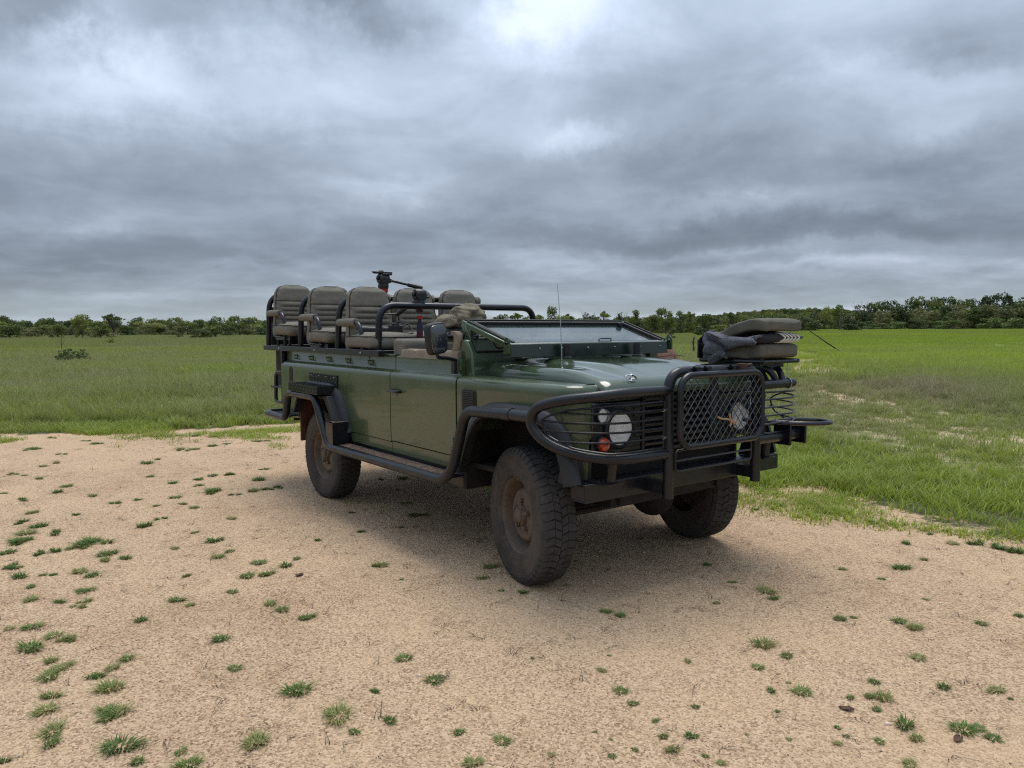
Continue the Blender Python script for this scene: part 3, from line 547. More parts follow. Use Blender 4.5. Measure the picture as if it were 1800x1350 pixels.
def make_tree(kind, seed):   # nominal 4 m tall and 4 m wide
    r = np.random.default_rng(seed); t = MB(); cl = []
    if kind in 'bkt':
        nc, zb, wx = (16, 1.3, 1.5) if kind == 'b' else ((26, 1.0, 1.7) if kind == 'k' else (12, 1.8, 1.0))
        for i in range(nc):
            a = r.uniform(0, 6.28); z = r.uniform(zb, 3.45); q = math.sqrt(max(.05, 1 - ((z - 2.1) / 2.0) ** 2)); rad_ = wx * q * math.sqrt(r.uniform(.05, 1))
            s = r.uniform(.38, .75); cl.append((rad_ * math.cos(a), rad_ * math.sin(a), z, s * 1.15, s * 1.15, s * .8))
        for i in range(5):
            a = r.uniform(0, 6.28); s = r.uniform(.3, .5); cl.append((wx * .7 * math.cos(a), wx * .7 * math.sin(a), r.uniform(.35, 1.), s, s, s * .8))
    elif kind == 'u':
        for i in range(16):
            a = r.uniform(0, 6.28); rad_ = 1.75 * math.sqrt(r.uniform(0, 1)); cl.append((rad_ * math.cos(a), rad_ * math.sin(a), 3.35 - .22 * rad_ + r.uniform(-.3, .25), r.uniform(.4, .65), r.uniform(.4, .65), r.uniform(.22, .36)))
        for i in range(5):
            a = r.uniform(0, 6.28); s = r.uniform(.3, .5); cl.append((.9 * math.cos(a), .9 * math.sin(a), r.uniform(1.2, 2.2), s, s, s * .7))
    elif kind in 'ldp':
        for i in range(17):
            a = r.uniform(0, 6.28); z = r.uniform(.3, 3.2); q = math.sqrt(max(.08, 1 - (z / 3.9) ** 2)); rad_ = 1.65 * q * math.sqrt(r.uniform(.1, 1)); s = r.uniform(.4, .85)
            cl.append((rad_ * math.cos(a), rad_ * math.sin(a), z, s, s, s * .8))
    elif kind == 'n':
        for i in range(11):
            a = r.uniform(0, 6.28); rad_ = 1.5 * math.sqrt(r.uniform(.1, 1)); s = r.uniform(.25, .5); cl.append((rad_ * math.cos(a), rad_ * math.sin(a), r.uniform(1.8, 3.6), s, s, s * .7))
    elif kind == 's':
        for i in range(9): z = .9 + .36 * i; a = r.uniform(0, 6.28); cl.append((.8 * math.cos(a), .8 * math.sin(a), z, .5, .5, .25))
    n = dict(b=1300, k=1900, t=950, u=1000, l=1300, d=1700, p=1500, n=330, s=260)[kind]; sz = dict(b=.27, k=.27, t=.27, u=.25, l=.25, d=.27, p=.26, n=.22, s=.22)[kind]
    mt = dict(b='leafmid', k='leafdark', t='leafmid', u='leafmid', l='leafolive', d='leafdark', p='leafpale', n='leafgrey', s='leafmid')[kind]
    crown = leafmesh('crown', cl, n, sz, mt, seed + 100)
    zs = dict(b=1.1, k=1.2, t=1.8, u=1.7, l=.4, d=.4, p=.3, n=1.1, s=3.4)[kind]; tr = .10 if kind != 's' else .05
    limb(t, (0, 0, -.1), (r.uniform(-.15, .15), r.uniform(-.15, .15), zs), tr * 1.3, tr, seed)
    for c in cl[:: 1 if kind in 'nu' else 2]: limb(t, (0, 0, zs * r.uniform(.6, 1)), c[:3], tr * .6, .02, seed + int(c[0] * 100) % 50)
    if kind == 'n':
        for i in range(16): a = r.uniform(0, 6.28); limb(t, (.3 * math.cos(a), .3 * math.sin(a), r.uniform(1.2, 2.2)), (r.uniform(.9, 1.8) * math.cos(a), r.uniform(.9, 1.8) * math.sin(a), r.uniform(2.4, 4.)), .05, .012, seed + i)
    return t.mesh('trunk', 'bark', 60), crown
TREES = [(-143.3,2.2,2.98,6.24,'b'),(-132.5,4.8,3.15,3.91,'b'),(-148.5,8.8,2.51,3.99,'l'),(-170.5,12.4,2.67,5.12,'b'),(-128.2,10.6,3.57,2.93,'b'),(-167.4,16.6,3.11,3.84,'l'),(-126.0,13.5,3.4,3.33,'b'),(-142.1,17.2,2.89,2.88,'l'),(-117.2,14.6,3.05,3.14,'b'),(-150.3,21.7,4.34,4.04,'u'),(-160.4,25.8,3.11,4.35,'b'),(-123.4,16.9,1.19,1.96,'l'),(-188.3,33.7,3.02,5.44,'b'),(-170.5,33.0,3.01,4.71,'b'),(-185.0,38.1,3.55,3.93,'b'),(-117.5,24.7,1.53,2.15,'d'),(-197.3,45.9,4.29,5.56,'b'),(-108.8,25.8,2.49,3.14,'d'),(-121.3,31.5,3.07,3.12,'b'),(-138.0,38.0,2.58,3.56,'d'),(-147.3,43.3,3.89,3.84,'b'),(-158.0,49.7,3.25,4.71,'b'),(-144.6,46.8,2.22,3.07,'d'),(-117.6,82.8,4.23,2.81,'b'),(-138.2,100.3,5.0,3.63,'b'),(-148.1,111.3,5.43,4.26,'u'),(-146.0,114.1,4.43,4.91,'b'),(-144.7,115.8,5.0,3.6,'u'),(-142.6,118.7,7.14,3.27,'t'),(-140.0,122.1,5.15,3.27,'u'),(-137.0,126.1,5.72,5.56,'n'),(-134.6,129.3,5.86,2.95,'u'),(-132.1,132.6,5.72,3.93,'n'),(-130.2,135.2,6.29,2.95,'t'),(-117.1,128.5,5.92,4.54,'b'),(-97.3,109.8,5.12,3.84,'b'),(-113.7,133.0,5.52,3.33,'b'),(-121.9,146.2,5.72,2.95,'u'),(-92.7,116.0,4.78,3.84,'b'),(-106.6,142.5,5.0,2.42,'u'),(-100.0,106.2,2.22,2.56,'d'),(-100.7,105.3,1.78,3.07,'d'),(-61.7,70.7,1.81,1.5,'d'),(-80.5,99.2,2.51,2.88,'d'),(-108.4,140.0,3.02,4.54,'b'),(-89.3,120.5,3.34,3.84,'d'),(-69.4,99.6,3.39,4.14,'d'),(-68.8,103.3,3.34,3.15,'d'),(-70.3,112.7,3.05,4.65,'d'),(-67.3,112.2,2.25,4.12,'d'),(-76.8,131.6,4.78,3.0,'t'),(-77.5,137.3,5.12,3.08,'b'),(-63.3,115.6,2.89,3.87,'d'),(-86.0,162.2,6.28,5.01,'n'),(-88.0,171.0,6.64,5.21,'b'),(-82.3,166.3,7.28,4.99,'k'),(-82.0,172.2,5.72,4.49,'b'),(-80.9,176.1,7.47,5.13,'b'),(-78.2,178.0,7.82,5.4,'b'),(-77.2,182.4,7.77,4.85,'k'),(-75.6,187.6,7.17,5.21,'b'),(-74.8,193.1,8.22,4.66,'k'),(-68.7,187.7,8.39,6.53,'k'),(-67.0,197.2,7.93,6.7,'k'),(-63.8,202.4,8.22,6.72,'k'),(-67.5,147.9,2.97,3.3,'d'),(-71.6,136.6,2.16,4.47,'d'),(-69.3,159.1,4.38,4.83,'l'),(-62.8,154.2,4.18,4.58,'l'),(-71.0,185.2,5.43,5.95,'b'),(-59.8,170.1,4.7,5.33,'l'),(-73.6,145.6,1.89,5.2,'p'),(-70.8,147.0,1.99,4.38,'p'),(-68.2,156.6,2.37,4.75,'p'),(-62.2,149.7,2.27,4.23,'p'),(-60.6,165.3,3.04,5.25,'p'),(-56.6,164.0,2.76,5.12,'p'),(-60.6,153.1,2.93,1.75,'s')]
TL = dict(b=('bushy_tree', 'bushy mid green tree in the line across the plain', 'tree', 'bushy trees in the tree line'),
          u=('umbrella_tree', 'flat topped spreading tree rising above the tree line', 'tree', 'flat topped trees in the tree line'),
          t=('tall_tree', 'slender tall tree standing above the tree line behind the vehicle', 'tree', 'slender tall trees'),
          n=('thin_tree', 'thin grey tree with bare upper twigs in the tree line', 'tree', 'thin bare topped trees'),
          l=('olive_bush', 'olive green rounded bush at the foot of the trees', 'bush', 'olive bushes in the tree line'),
          d=('dark_bush', 'dense dark green bush before the trees', 'bush', 'dark bushes before the tree line'),
          k=('canopy_tree', 'large dark tree with a dense round canopy on the right', 'tree', 'large dark trees on the right'),
          p=('pale_bush', 'pale yellow green bush low against the tree line', 'bush', 'pale bushes against the tree line'),
          s=('sapling', 'lone thin dark sapling before the pale bushes on the right', 'sapling', None))
def region(x, y):
    dp_, lt_ = view(x, y); px_ = 900 + 1334.4 * lt_ / dp_
    return px_, ('left of the vehicle' if px_ < 480 else ('behind the vehicle' if px_ < 1330 else 'right of the tracker seat'))
ORD = ['first', 'second', 'third', 'fourth', 'fifth', 'sixth', 'seventh', 'eighth', 'ninth', 'tenth']
SPECIAL = {9: 'tallest flat topped tree on the left part of the tree line', 15: 'small dark bush standing apart before the left tree line', 28: 'tallest slender tree behind the roll bar of the vehicle', 43: 'small dark bush alone on the grass behind the windscreen', 48: 'broad dark round bush just right of the tracker seat', 50: 'slim tree rising over the broad bush by the tracker seat', 65: 'dark bush standing apart on the grass at the right', 4: 'thin crowned tree with a dead branch sticking out on the left'}
for px_ in (-8, 30, 42, 88, 112, 135, 158, 188, 214, 238, 262, 285, 302, 322, 342, 366, 390, 411, 436, 455, 478):
    D_ = 140 + 45 * ((px_ * 37) % 10) / 10; lat_ = (px_ - 900) / 1334.4 * D_; q_ = C2 + FH * D_ + RH * lat_; k_ = 'ldlp'[(px_ * 13) % 4]
    TREES.append((float(q_[0]), float(q_[1]), 1.5 + 1.3 * ((px_ * 53) % 10) / 10, 3.2 + 2.2 * ((px_ * 71) % 10) / 10, k_))
for n_, px_ in enumerate(range(1478, 1830, 15)):
    D_ = 160 + 22 * ((px_ * 37) % 10) / 10; lat_ = (px_ - 900) / 1334.4 * D_; q_ = C2 + FH * D_ + RH * lat_; k_ = 'dlbd'[n_ % 4]
    TREES.append((float(q_[0]), float(q_[1]), 3.0 + 1.8 * ((px_ * 53) % 10) / 10 + (1.3 if px_ > 1560 else 0), 5.0 + 2.5 * ((px_ * 71) % 10) / 10, k_))
protos = {}
UNIQ = {}
for kk in 'utnkp':
    for rg in ('left of the vehicle', 'behind the vehicle', 'right of the tracker seat'):
        q_ = sorted((region(x, y)[0], i) for i, (x, y, h, wd, k) in enumerate(TREES) if k == kk and region(x, y)[1] == rg and i not in SPECIAL)
        for n_, (px_, i) in enumerate(q_):
            base = dict(u='flat topped spreading tree', t='slender tall tree', n='thin grey tree with bare upper twigs', k='large dark round canopied tree', p='low pale yellow green bush')[kk]
            UNIQ[i] = base + ', ' + (ORD[n_] + ' from the left, ' if len(q_) > 1 else '') + rg
for i, (x, y, h, wd, k) in enumerate(TREES):
    nm, lb, ct, gr = TL[k]; vi = i % 3 if k in 'bdlk' else i % 2
    if (k, vi) not in protos: protos[(k, vi)] = make_tree(k, 200 + 7 * vi + ord(k))
    tm, cm = protos[(k, vi)]
    rg_ = region(x, y)[1]
    t = thing(nm, SPECIAL.get(i, UNIQ.get(i, lb + ', ' + rg_ if k in 'bld' else lb)), ct, (x, y, float(terrain(np.array([x]), np.array([y]))[0]) - .05), None if i in SPECIAL else (gr + ', ' + rg_ if k in 'bld' else gr))
    hv = random.uniform(.66, 1.12) if (k in 'bld' and x < -80) else 1
    t.rotation_euler.z = random.uniform(0, 6.28); t.scale = (wd / 3.6, wd / 3.6, h / 3.9 * hv)
    for n_, me in (('trunk', tm), ('crown', cm)):
        c = bpy.data.objects.new(n_, me); COL.objects.link(c); c.parent = t
# the wooded plain and rise behind the first trees: one mass
fw = [make_tree(k_, s_)[1] for k_, s_ in (('b', 901), ('d', 902), ('l', 903), ('b', 904))]
for i, me in enumerate(fw):
    x, y, R, A, r = wedge(1500, 185, 420, .78, 80 + i); x2, y2, R2, A2, r2 = wedge(900, 420, 720, .78, 90 + i)
    x, y, R, A = np.r_[x, x2], np.r_[y, y2], np.r_[R, R2], np.r_[A, A2]
    k = ((A < .02) * .16 + (A >= .02) * .9 > r.uniform(0, 1, len(x))) & ((A > .02) | (R < 420)); x, y = x[k], y[k]
    scatter('far_woodland', me, np.column_stack([x, y, terrain(x, y) - .3]), r.uniform(0, 6, len(x)), r.uniform(.8, 1.35, len(x)), r.uniform(.3, .6, len(x)), 'far bushveld woodland stretching to the horizon')

# small things standing in the grass
b = MB(); b.tube([(0, 0, -.1), (.02, .01, .35), (-.02, 0, .7), (.04, .02, 1.0)], [.055, .05, .045, .03], 7); b.tube([(.0, 0, .62), (.06, .03, .70)], [.03, .012], 5)
o = b.obj('stick', 'deadwood'); o.location = (-22.7, 28.0, 0); tag(o, 'short dark dead stump of a post in the grass behind the bonnet', 'post')
b = MB(); b.tube([(0, 0, 0), (-.75, -.55, .62), (-1.5, -1.1, 1.30)], [.035, .032, .02], 7)
o = b.obj('leaning_pole', 'under'); o.location = (-19.4, 36.9, -.03); tag(o, 'thin black pole leaning in the grass right of the tracker seat', 'pole')
t = thing('shrub', 'low leafy shrub sprawling in the grass of the left field', 'shrub', (-32.0, .9, 0))
cl = [(random.uniform(-.45, .45), random.uniform(-.5, .5), random.uniform(.12, .42), .34, .34, .24) for _ in range(12)]
c = bpy.data.objects.new('crown', leafmesh('crown', cl, 520, .13, 'leafdark', 5)); COL.objects.link(c); c.parent = t
b = MB()
for q in cl: limb(b, (0, 0, 0), q[:3], .02, .008, 3)
b.obj('stem', 'bark', t)
t = thing('dead_sapling', 'bare grey sapling beside the low shrub on the left', 'sapling', (-45.5, 1.9, 0)); b = MB(); limb(b, (0, 0, 0), (.1, .05, .95), .018, .007, 4)
for i in range(7): a = i * 2.1; limb(b, (.03, .02, .45 + .06 * i), (.32 * math.cos(a), .32 * math.sin(a), min(1.05, .85 + .04 * i)), .008, .004, i)
b.obj('trunk', 'bark', t)
for i, (x, y, s, lb) in enumerate([(-64, 24, 1.0, 'tiny thin shoot in the middle of the left field'), (-52, 22, .8, 'tiny shrub nearest the vehicle in the left field'), (-75, 9, 1.0, 'tiny dark shrub at the far left of the field'), (-95, 33, 1.1, 'tiny shrub close before the left tree line')]):
    t = thing('small_shrub', lb, 'shrub', (x, y, 0)); cl = [(random.uniform(-.3, .3) * s, random.uniform(-.3, .3) * s, random.uniform(.2, .6) * s, .25 * s, .25 * s, .2 * s) for _ in range(5)]
    c = bpy.data.objects.new('crown', leafmesh('crown', cl, 110, .16, 'leafmid', 30 + i)); COL.objects.link(c); c.parent = t
    b = MB(); limb(b, (0, 0, 0), (0, 0, .5 * s), .02, .01, i); b.obj('stem', 'bark', t)

# ================================================================== the game drive vehicle
V = thing('safari_vehicle', 'dark green open safari off-road vehicle with tiered khaki seats parked on the sand', 'safari vehicle')
SH = 1.147
def section(zb, z_in=None):
    s = [(.846, zb), (.850, zb + (1.0 - zb) * .4), (.851, 1.03), (.851, 1.10)]
    s += [(.811 + .04 * math.cos(a), 1.105 + .04 * math.sin(a)) for a in lin(.25, PI / 2, 5)]
    return s
def side_rings(xs, zb, sg, upper=True, top=1.250):
    R = []
    for x in xs:
        z = zb(x); s = section(z)
        if upper: s += [(.804, 1.149), (.801, 1.154), (.801, top - .005), (.796, top), (.715, top), (.715, top - .018), (.775, top - .02), (.778, 1.15)]
        else: s += [(.80, 1.145), (.79, 1.13)]
        s += [(.815, 1.085), (.822, 1.02), (.822, zb(x) + .002)]
        R.append([(x, sg * y, zz_) for y, zz_ in s])
    return R
ARCH_R = [(-3.34, .640), (-3.30, .70), (-3.2, .87), (-3.06, .935), (-2.56, .935), (-2.42, .885), (-2.32, .73), (-2.265, .60), (-2.25, .56)]
ARCH_F = [(-.58, .56), (-.555, .62), (-.48, .80), (-.36, .925), (-.22, .955), (.20, .955), (.32, .90), (.39, .76), (.425, .63)]
def arch_z(arch, lo):
    xs = [p[0] for p in arch]; zs = [p[1] for p in arch]
    return lambda x: max(lo, float(np.interp(x, xs, zs, lo, lo))) if xs[0] <= x <= xs[-1] else lo
def flare(arch, sg, w=.066, out=.046):
    P = [Vector((p[0], 0, p[1])) for p in fillet([(a, 0, b_) for a, b_ in arch], .12, 4) for p in [(p.x, p.z)]]
    R = []
    for i, p in enumerate(P):
        d = (P[min(i + 1, len(P) - 1)] - P[max(0, i - 1)]).normalized(); nrm = Vector((-d.z, 0, d.x))
        if nrm.z < 0 and abs(d.x) > .5: nrm = -nrm
        ring = []
        for o_, yy in ((-.012, .835), (-.012, .851 + out), (0, .851 + out + .006), (w * .45, .851 + out * .92), (w * .85, .851 + out * .45), (w, .853), (w, .835)):
            q = p + nrm * o_; ring.append((q.x, sg * yy, q.z))
        R.append(ring)
    return MB().rings(R)
# --- rear tub sides, door sides
xs_r = lin(-3.725, -2.20, 64) + lin(-2.19, -1.548, 8)
for sg in (-1, 1):
    zb = arch_z(ARCH_R, .632)
    MB().rings(side_rings(xs_r, zb, sg)).obj('tub_side', 'paintlow', V)
    flare(ARCH_R[1:-1], sg).obj('wheel_arch', 'plastic', V)
    d = MB().rings(side_rings(lin(-1.538, -.672, 12), lambda x: .640, sg)).obj('door', 'paintlow', V)
    h = MB(); h.prism([(-1.47 + .045 * math.cos(a), 1.0 + .045 * math.sin(a)) for a in lin(0, 2 * PI * 11 / 12, 12)], 1, sg * .8505, sg * .8535)
    h.obj('handle_dish', 'paint', d)
    h = MB(); h.tube(fillet([(-1.52, sg * .853, 1.004), (-1.52, sg * .880, 1.006), (-1.385, sg * .884, 1.002), (-1.385, sg * .853, 1.002)], .01, 3), .011, 8); h.obj('handle', 'black', d)
    for zc in (1.215, .715):
        h = MB(); h.bx(-.715, -.66, sg * (.852 if zc < 1 else .80), sg * (.866 if zc < 1 else .82), zc - .035, zc + .035); h.bx(-.69, -.672, sg * (.852 if zc < 1 else .80), sg * (.874 if zc < 1 else .832), zc - .045, zc + .045)
        for q in (-.02, .02): h.ball((-.705, sg * (.866 if zc < 1 else .82), zc + q), .006, 8, 4); h.ball((-.664, sg * (.866 if zc < 1 else .82), zc + q), .006, 8, 4)
        h.obj('hinge', 'paint', d, .003)
    MB().prism([(-1.53, .632), (-1.53, .556), (-.76, .556), (-.70, .632)], 1, sg * .835, sg * .842).obj('sill', 'paintlow', V)
    MB().prism([(-2.245, .626), (-2.20, .556), (-1.536, .556), (-1.536, .626)], 1, sg * .835, sg * .842).obj('sill', 'paintlow', V)
    # cappings and tie-down cleats
    b = MB(); b.bx(-1.70, -1.548, sg * .72, sg * .812, 1.2505, 1.262); b.obj('tub_capping', 'steel' if False else 'paint', V, .003)
    for xc in (-3.46, -3.09, -2.71, -2.33, -1.93):
        b = MB(); b.bx(xc - .03, xc + .03, sg * .801, sg * .806, 1.168, 1.212); b.tube(fillet([(xc - .014, sg * .803, 1.20), (xc - .014, sg * .83, 1.205), (xc + .014, sg * .83, 1.175), (xc + .014, sg * .803, 1.172)], .01, 2), .005, 6)
        b.ball((xc + .022, sg * .803, 1.19), .006, 6, 4); b.obj('cleat', 'paint', V)
# fuel filler slot
b = MB(); b.prism([(-3.475 + .042, .96), (-3.475 + .042, 1.06)] + [(-3.475 + .042 * math.cos(a), 1.06 + .042 * math.sin(a)) for a in lin(.3, PI - .3, 6)] + [(-3.475 - .042, 1.06), (-3.475 - .042, .96)], 1, -.8485, -.8535)
b.obj('fuel_recess', 'under', V)
# rear body panel, floors and inner boxes
b = MB(); b.bx(-3.725, -3.70, -.82, .82, .60, 1.245); b.obj('tailgate', 'paintlow', V)
b = MB(); b.bx(-3.69, -1.60, -.812, .812, .84, .86); b.obj('tub_floor', 'under', V)
b = MB(); b.bx(-3.66, -1.60, -.55, .55, .60, .838); b.bx(-1.6, -.3, -.78, .78, .575, .605); b.bx(-1.665, -1.64, -.78, .78, .61, 1.24); b.bx(-.50, .38, -.52, .52, .46, 1.10)
for sg in (-1, 1):
    b.bx(-3.69, -3.36, sg * .56, sg * .81, .62, .835); b.bx(-2.26, -1.60, sg * .56, sg * .81, .585, .835); b.bx(-.64, -.60, sg * .53, sg * .82, .50, 1.12)
    b.bx(-3.7, .40, sg * .37, sg * .47, .47, .58)
b.obj('underbody', 'under', V)
# --- front wings
for sg in (-1, 1):
    path = [(x, .851, 0, 1) for x in lin(-.655, .315, 40)] + [(.315 + .115 * math.sin(a), .736 + .115 * math.cos(a), math.sin(a), math.cos(a)) for a in lin(.15, PI / 2, 9)] + [(.43, y, 1, 0) for y in (.71, .68, .65)]
    zbF = arch_z(ARCH_F, .60); R = []
    for x, y, nx, ny in path:
        zb_ = zbF(x) if y > .75 else (.63 if y > .715 else 1.055); s = [(0.005, zb_), (.001, zb_ + .25 * (1.1 - zb_)), (0, zb_ + .8 * (1.1 - zb_)), (0, max(1.10, zb_ + .02))] + [(.04 - .04 * math.cos(a), 1.107 + .04 * math.sin(a)) for a in lin(.3, PI / 2, 5)]
        R.append([(x - nx * o_, sg * (y - ny * o_), z_) for o_, z_ in s])
    wmb = MB().rings(R, closed=False, cap=False)
    top = [[r[-1], ((r[-1][0]), sg * (abs(r[-1][1]) * .5 + .5 * min(abs(r[-1][1]), .668)), 1.152), (r[-1][0], sg * min(abs(r[-1][1]), .668), 1.148), (r[-1][0], sg * min(abs(r[-1][1]), .668) * .995, 1.10)] for r in R]
    wmb.rings(top, closed=False, cap=False)
    wg = wmb.obj('front_wing', 'paintlow' if sg < 0 else 'paint', V)
    flare(ARCH_F, sg).obj('wheel_arch', 'plastic', V)
    b = MB(); b.prism([(.30, .62), (.425, .62), (.425, .80), (.37, .86)], 1, sg * .70, sg * .845); b.obj('lower_valance', 'plastic', V, .01)
    # air intake vent
    b = MB(); b.prism([(-.58, .93), (-.455, .93), (-.44, .945), (-.44, 1.06), (-.455, 1.075), (-.58, 1.075), (-.595, 1.06), (-.595, .945)], 1, sg * .8515, sg * .857); vt = b.obj('vent', 'plastic', V, .002)
    b = MB()
    for k in range(11): b.bx(-.582, -.453, sg * .857, sg * .864, .946 + k * .0112, .951 + k * .0112)
    b.obj('vent_slats', 'plastic', vt)
    # nearside marker lens on the wing
    b = MB(); b.ball((.20, sg * .853, 1.02), (.022, .012, .016), 10, 6); b.obj('side_repeater', 'orange', wg)
    # inner arch
    b = MB(); b.bx(-.60, .41, sg * .525, sg * .545, .50, 1.12); b.bx(-.60, .40, sg * .545, sg * .80, 1.06, 1.08); b.obj('inner_arch', 'under', V)
    b = MB(); b.bx(-3.32, -2.27, sg * .555, sg * .575, .55, .99); b.bx(-3.34, -2.26, sg * .575, sg * .81, .965, .985); b.bx(-3.35, -3.33, sg * .56, sg * .82, .64, .98); b.bx(-2.27, -2.25, sg * .56, sg * .82, .60, .98); b.obj('inner_arch', 'under', V)
    b = MB(); b.bx(-3.31, -3.285, sg * .60, sg * .84, .43, .86); b.obj('mud_flap', 'rust', V, .004)
# --- bonnet with raised centre
def bonnet(x, y):
    a = abs(y); e = .662 - a; t = min(max(e / .075, 0), 1); z = interp(x, [-.66, .1, .485], [1.156, 1.153, 1.122])
    z += interp(x, [-.66, .2, .485], [.075, .062, .040]) * math.sqrt(1 - (1 - t) ** 2)
    q = min(max((.47 - a) / .12, 0), 1); q = q * q * (3 - 2 * q); z += q * interp(x, [-.66, -.2, .15, .38, .485], [.030, .034, .026, .006, 0])
    q2 = min(max((.30 - a) / .08, 0), 1); q2 = q2 * q2 * (3 - 2 * q2); z -= q2 * interp(x, [-.66, -.1, .2, .485], [.010, .012, .006, 0])
    f = min(max((.490 - x) / .085, 0), 1); z -= .052 * (1 - math.sqrt(1 - (1 - f) ** 2))
    return (x, y, z)
us = lin(-.645, .36, 26) + [.38, .40, .42, .435, .45, .462, .472, .480, .486, .489, .490]
vs_ = sorted(set([s_ * v for s_ in (-1, 1) for v in [.662, .6605, .657, .651, .643, .632, .618, .60, .58, .56, .53, .50, .48, .46, .44, .42, .40, .38, .36, .34, .32, .30, .28, .26, .24, .22, .18, .12, .06, 0]]))
b = MB().grid(bonnet, us, vs_)
b.rings([[(x, y, bonnet(x, y)[2]), (x, y, 1.09)] for x, y in [(u_, -.662) for u_ in us] + [(.490, v_) for v_ in vs_] + [(u_, .662) for u_ in us[::-1]]], closed=False, cap=False)
bon = b.obj('bonnet', 'paint', V, ang=60)
for y in (-.40, .40):
    b = MB(); b.bx(-.60, -.52, y - .03, y + .03, bonnet(-.56, y)[2] - .002, bonnet(-.56, y)[2] + .010); b.tube([(-.605, y - .03, bonnet(-.56, y)[2] + .016), (-.605, y + .03, bonnet(-.56, y)[2] + .016)], .010, 8); b.bx(-.60, -.57, y - .018, y + .018, bonnet(-.56, y)[2] + .008, bonnet(-.56, y)[2] + .022)
    b.obj('bonnet_hinge', 'steel', bon, .002)
for y in (-.30, .32):
    z_ = bonnet(-.24, y)[2] - .004; b = MB(); b.lathe([(.0, 0), (.030, 0), (.030, .012), (.022, .02), (.024, .075), (.021, .098), (.0, .10)], 14, Matrix.Translation((-.24, y, z_))); b.obj('rubber_rest', 'rubber', bon)
mx, my = .45, -.445; z_ = bonnet(mx, my)[2] - .004; b = MB(); b.ball((mx, my, z_ + .006), (.013, .011, .008)); b.tube(smooth_path([(mx, my, z_), (mx - .004, my - .004, z_ + .020), (mx + .002, my, z_ + .036), (mx + .006, my + .026, z_ + .028), (mx + .006, my + .036, z_ + .012)], 5), .0065, 7)
b.tube(smooth_path([(mx, my, z_ + .034), (mx - .006, my - .020, z_ + .037), (mx - .008, my - .036, z_ + .029)], 5), .0045, 6); b.tube([(mx, my, z_ + .012), (mx + .004, my + .02, z_ + .018)], .006, 6); b.obj('bonnet_mascot', 'chrome', bon)
# aerial on the wing
b = MB(); b.lathe([(0, 0), (.020, 0), (.020, .010), (.012, .016), (.010, .05), (.006, .062), (.006, .075), (0, .078)], 12, Matrix.Translation((.085, -.62, 1.148))); ae = b.obj('aerial', 'chrome', V)
MB().tube([(.085, -.62, 1.20), (.07, -.618, 1.45), (.035, -.615, 1.70)], [.0032, .0026, .0016], 6).obj('whip', 'steel', ae)
# --- front panel: grille, lamps
b = MB(); b.bx(.37, .385, -.335, .335, .76, 1.06); b.obj('radiator', 'under', V)
b = MB()
for y0, y1 in ((-.345, -.325), (.325, .345)): b.bx(.40, .446, y0, y1, .765, 1.062)
b.bx(.40, .446, -.345, .345, 1.044, 1.064); b.bx(.40, .446, -.345, .345, .755, .775); gr = b.obj('grille', 'plastic', V, .004)
for k in range(7):
    z_ = .805 + k * .036; b = MB(); b.prism([(.415, z_ - .006), (.446, z_ - .012), (.448, z_ + .002), (.415, z_ + .010)], 1, -.324, .324); b.obj('slat', 'plastic', gr)
for sg in (-1, 1):
    b = MB(); b.bx(.395, .436, sg * .347, sg * .715, .775, 1.052); b.bx(.39, .43, sg * .347, sg * .66, 1.0525, 1.135); lp = b.obj('lamp_panel', 'darkpanel', V, .006)
    b = MB()
    for k in range(6): b.bx(.4365, .444, sg * .352, sg * .405, .82 + k * .036, .832 + k * .036)
    b.obj('panel_louvres', 'plastic', lp)
    X = Matrix.Translation((.436, sg * .520, .905)) @ Matrix.Rotation(PI / 2, 4, 'Y')
    hl = MB().lathe([(.112, 0), (.112, .012), (.102, .022), (.090, .020), (.087, .012)], 36, X).obj('headlight', 'black', V)
    MB().lathe([(.087, .013), (.068, .007), (.035, .003), (.0, .002)], 32, X).obj('reflector', 'lampgrey', hl)
    b = MB().lathe([(.087, .014), (.077, .026), (.050, .034), (.0, .037)], 36, X); b.obj('lens', 'lens', hl)
    b = MB()
    for k in range(5):
        yy = sg * .520 - .060 + k * .030; zz_ = math.sqrt(max(.0, .075 ** 2 - (yy - sg * .52) ** 2)); b.bar((.4685 - .5 * (yy - sg * .52) ** 2 / .1, yy, .905 - zz_), (.4685 - .5 * (yy - sg * .52) ** 2 / .1, yy, .905 + zz_), .0012, .002, (1, 0, 0))
    b.obj('lens_ribs', 'lens', hl)
    for zc, mm in ((.985, 'lens'), (.832, 'orange')):
        X = Matrix.Translation((.436, sg * .648, zc)) @ Matrix.Rotation(PI / 2, 4, 'Y')
        q = MB().lathe([(.044, 0), (.044, .014), (.038, .018)], 24, X).obj('side_light' if mm == 'lens' else 'indicator', 'black', V)
        MB().lathe([(.038, .012), (.038, .024), (.032, .036), (.018, .043), (0, .045)], 24, X).obj('lens', mm, q)
        MB().lathe([(.036, .008), (.02, .003), (0, .002)], 16, X).obj('reflector', 'lampgrey', q)
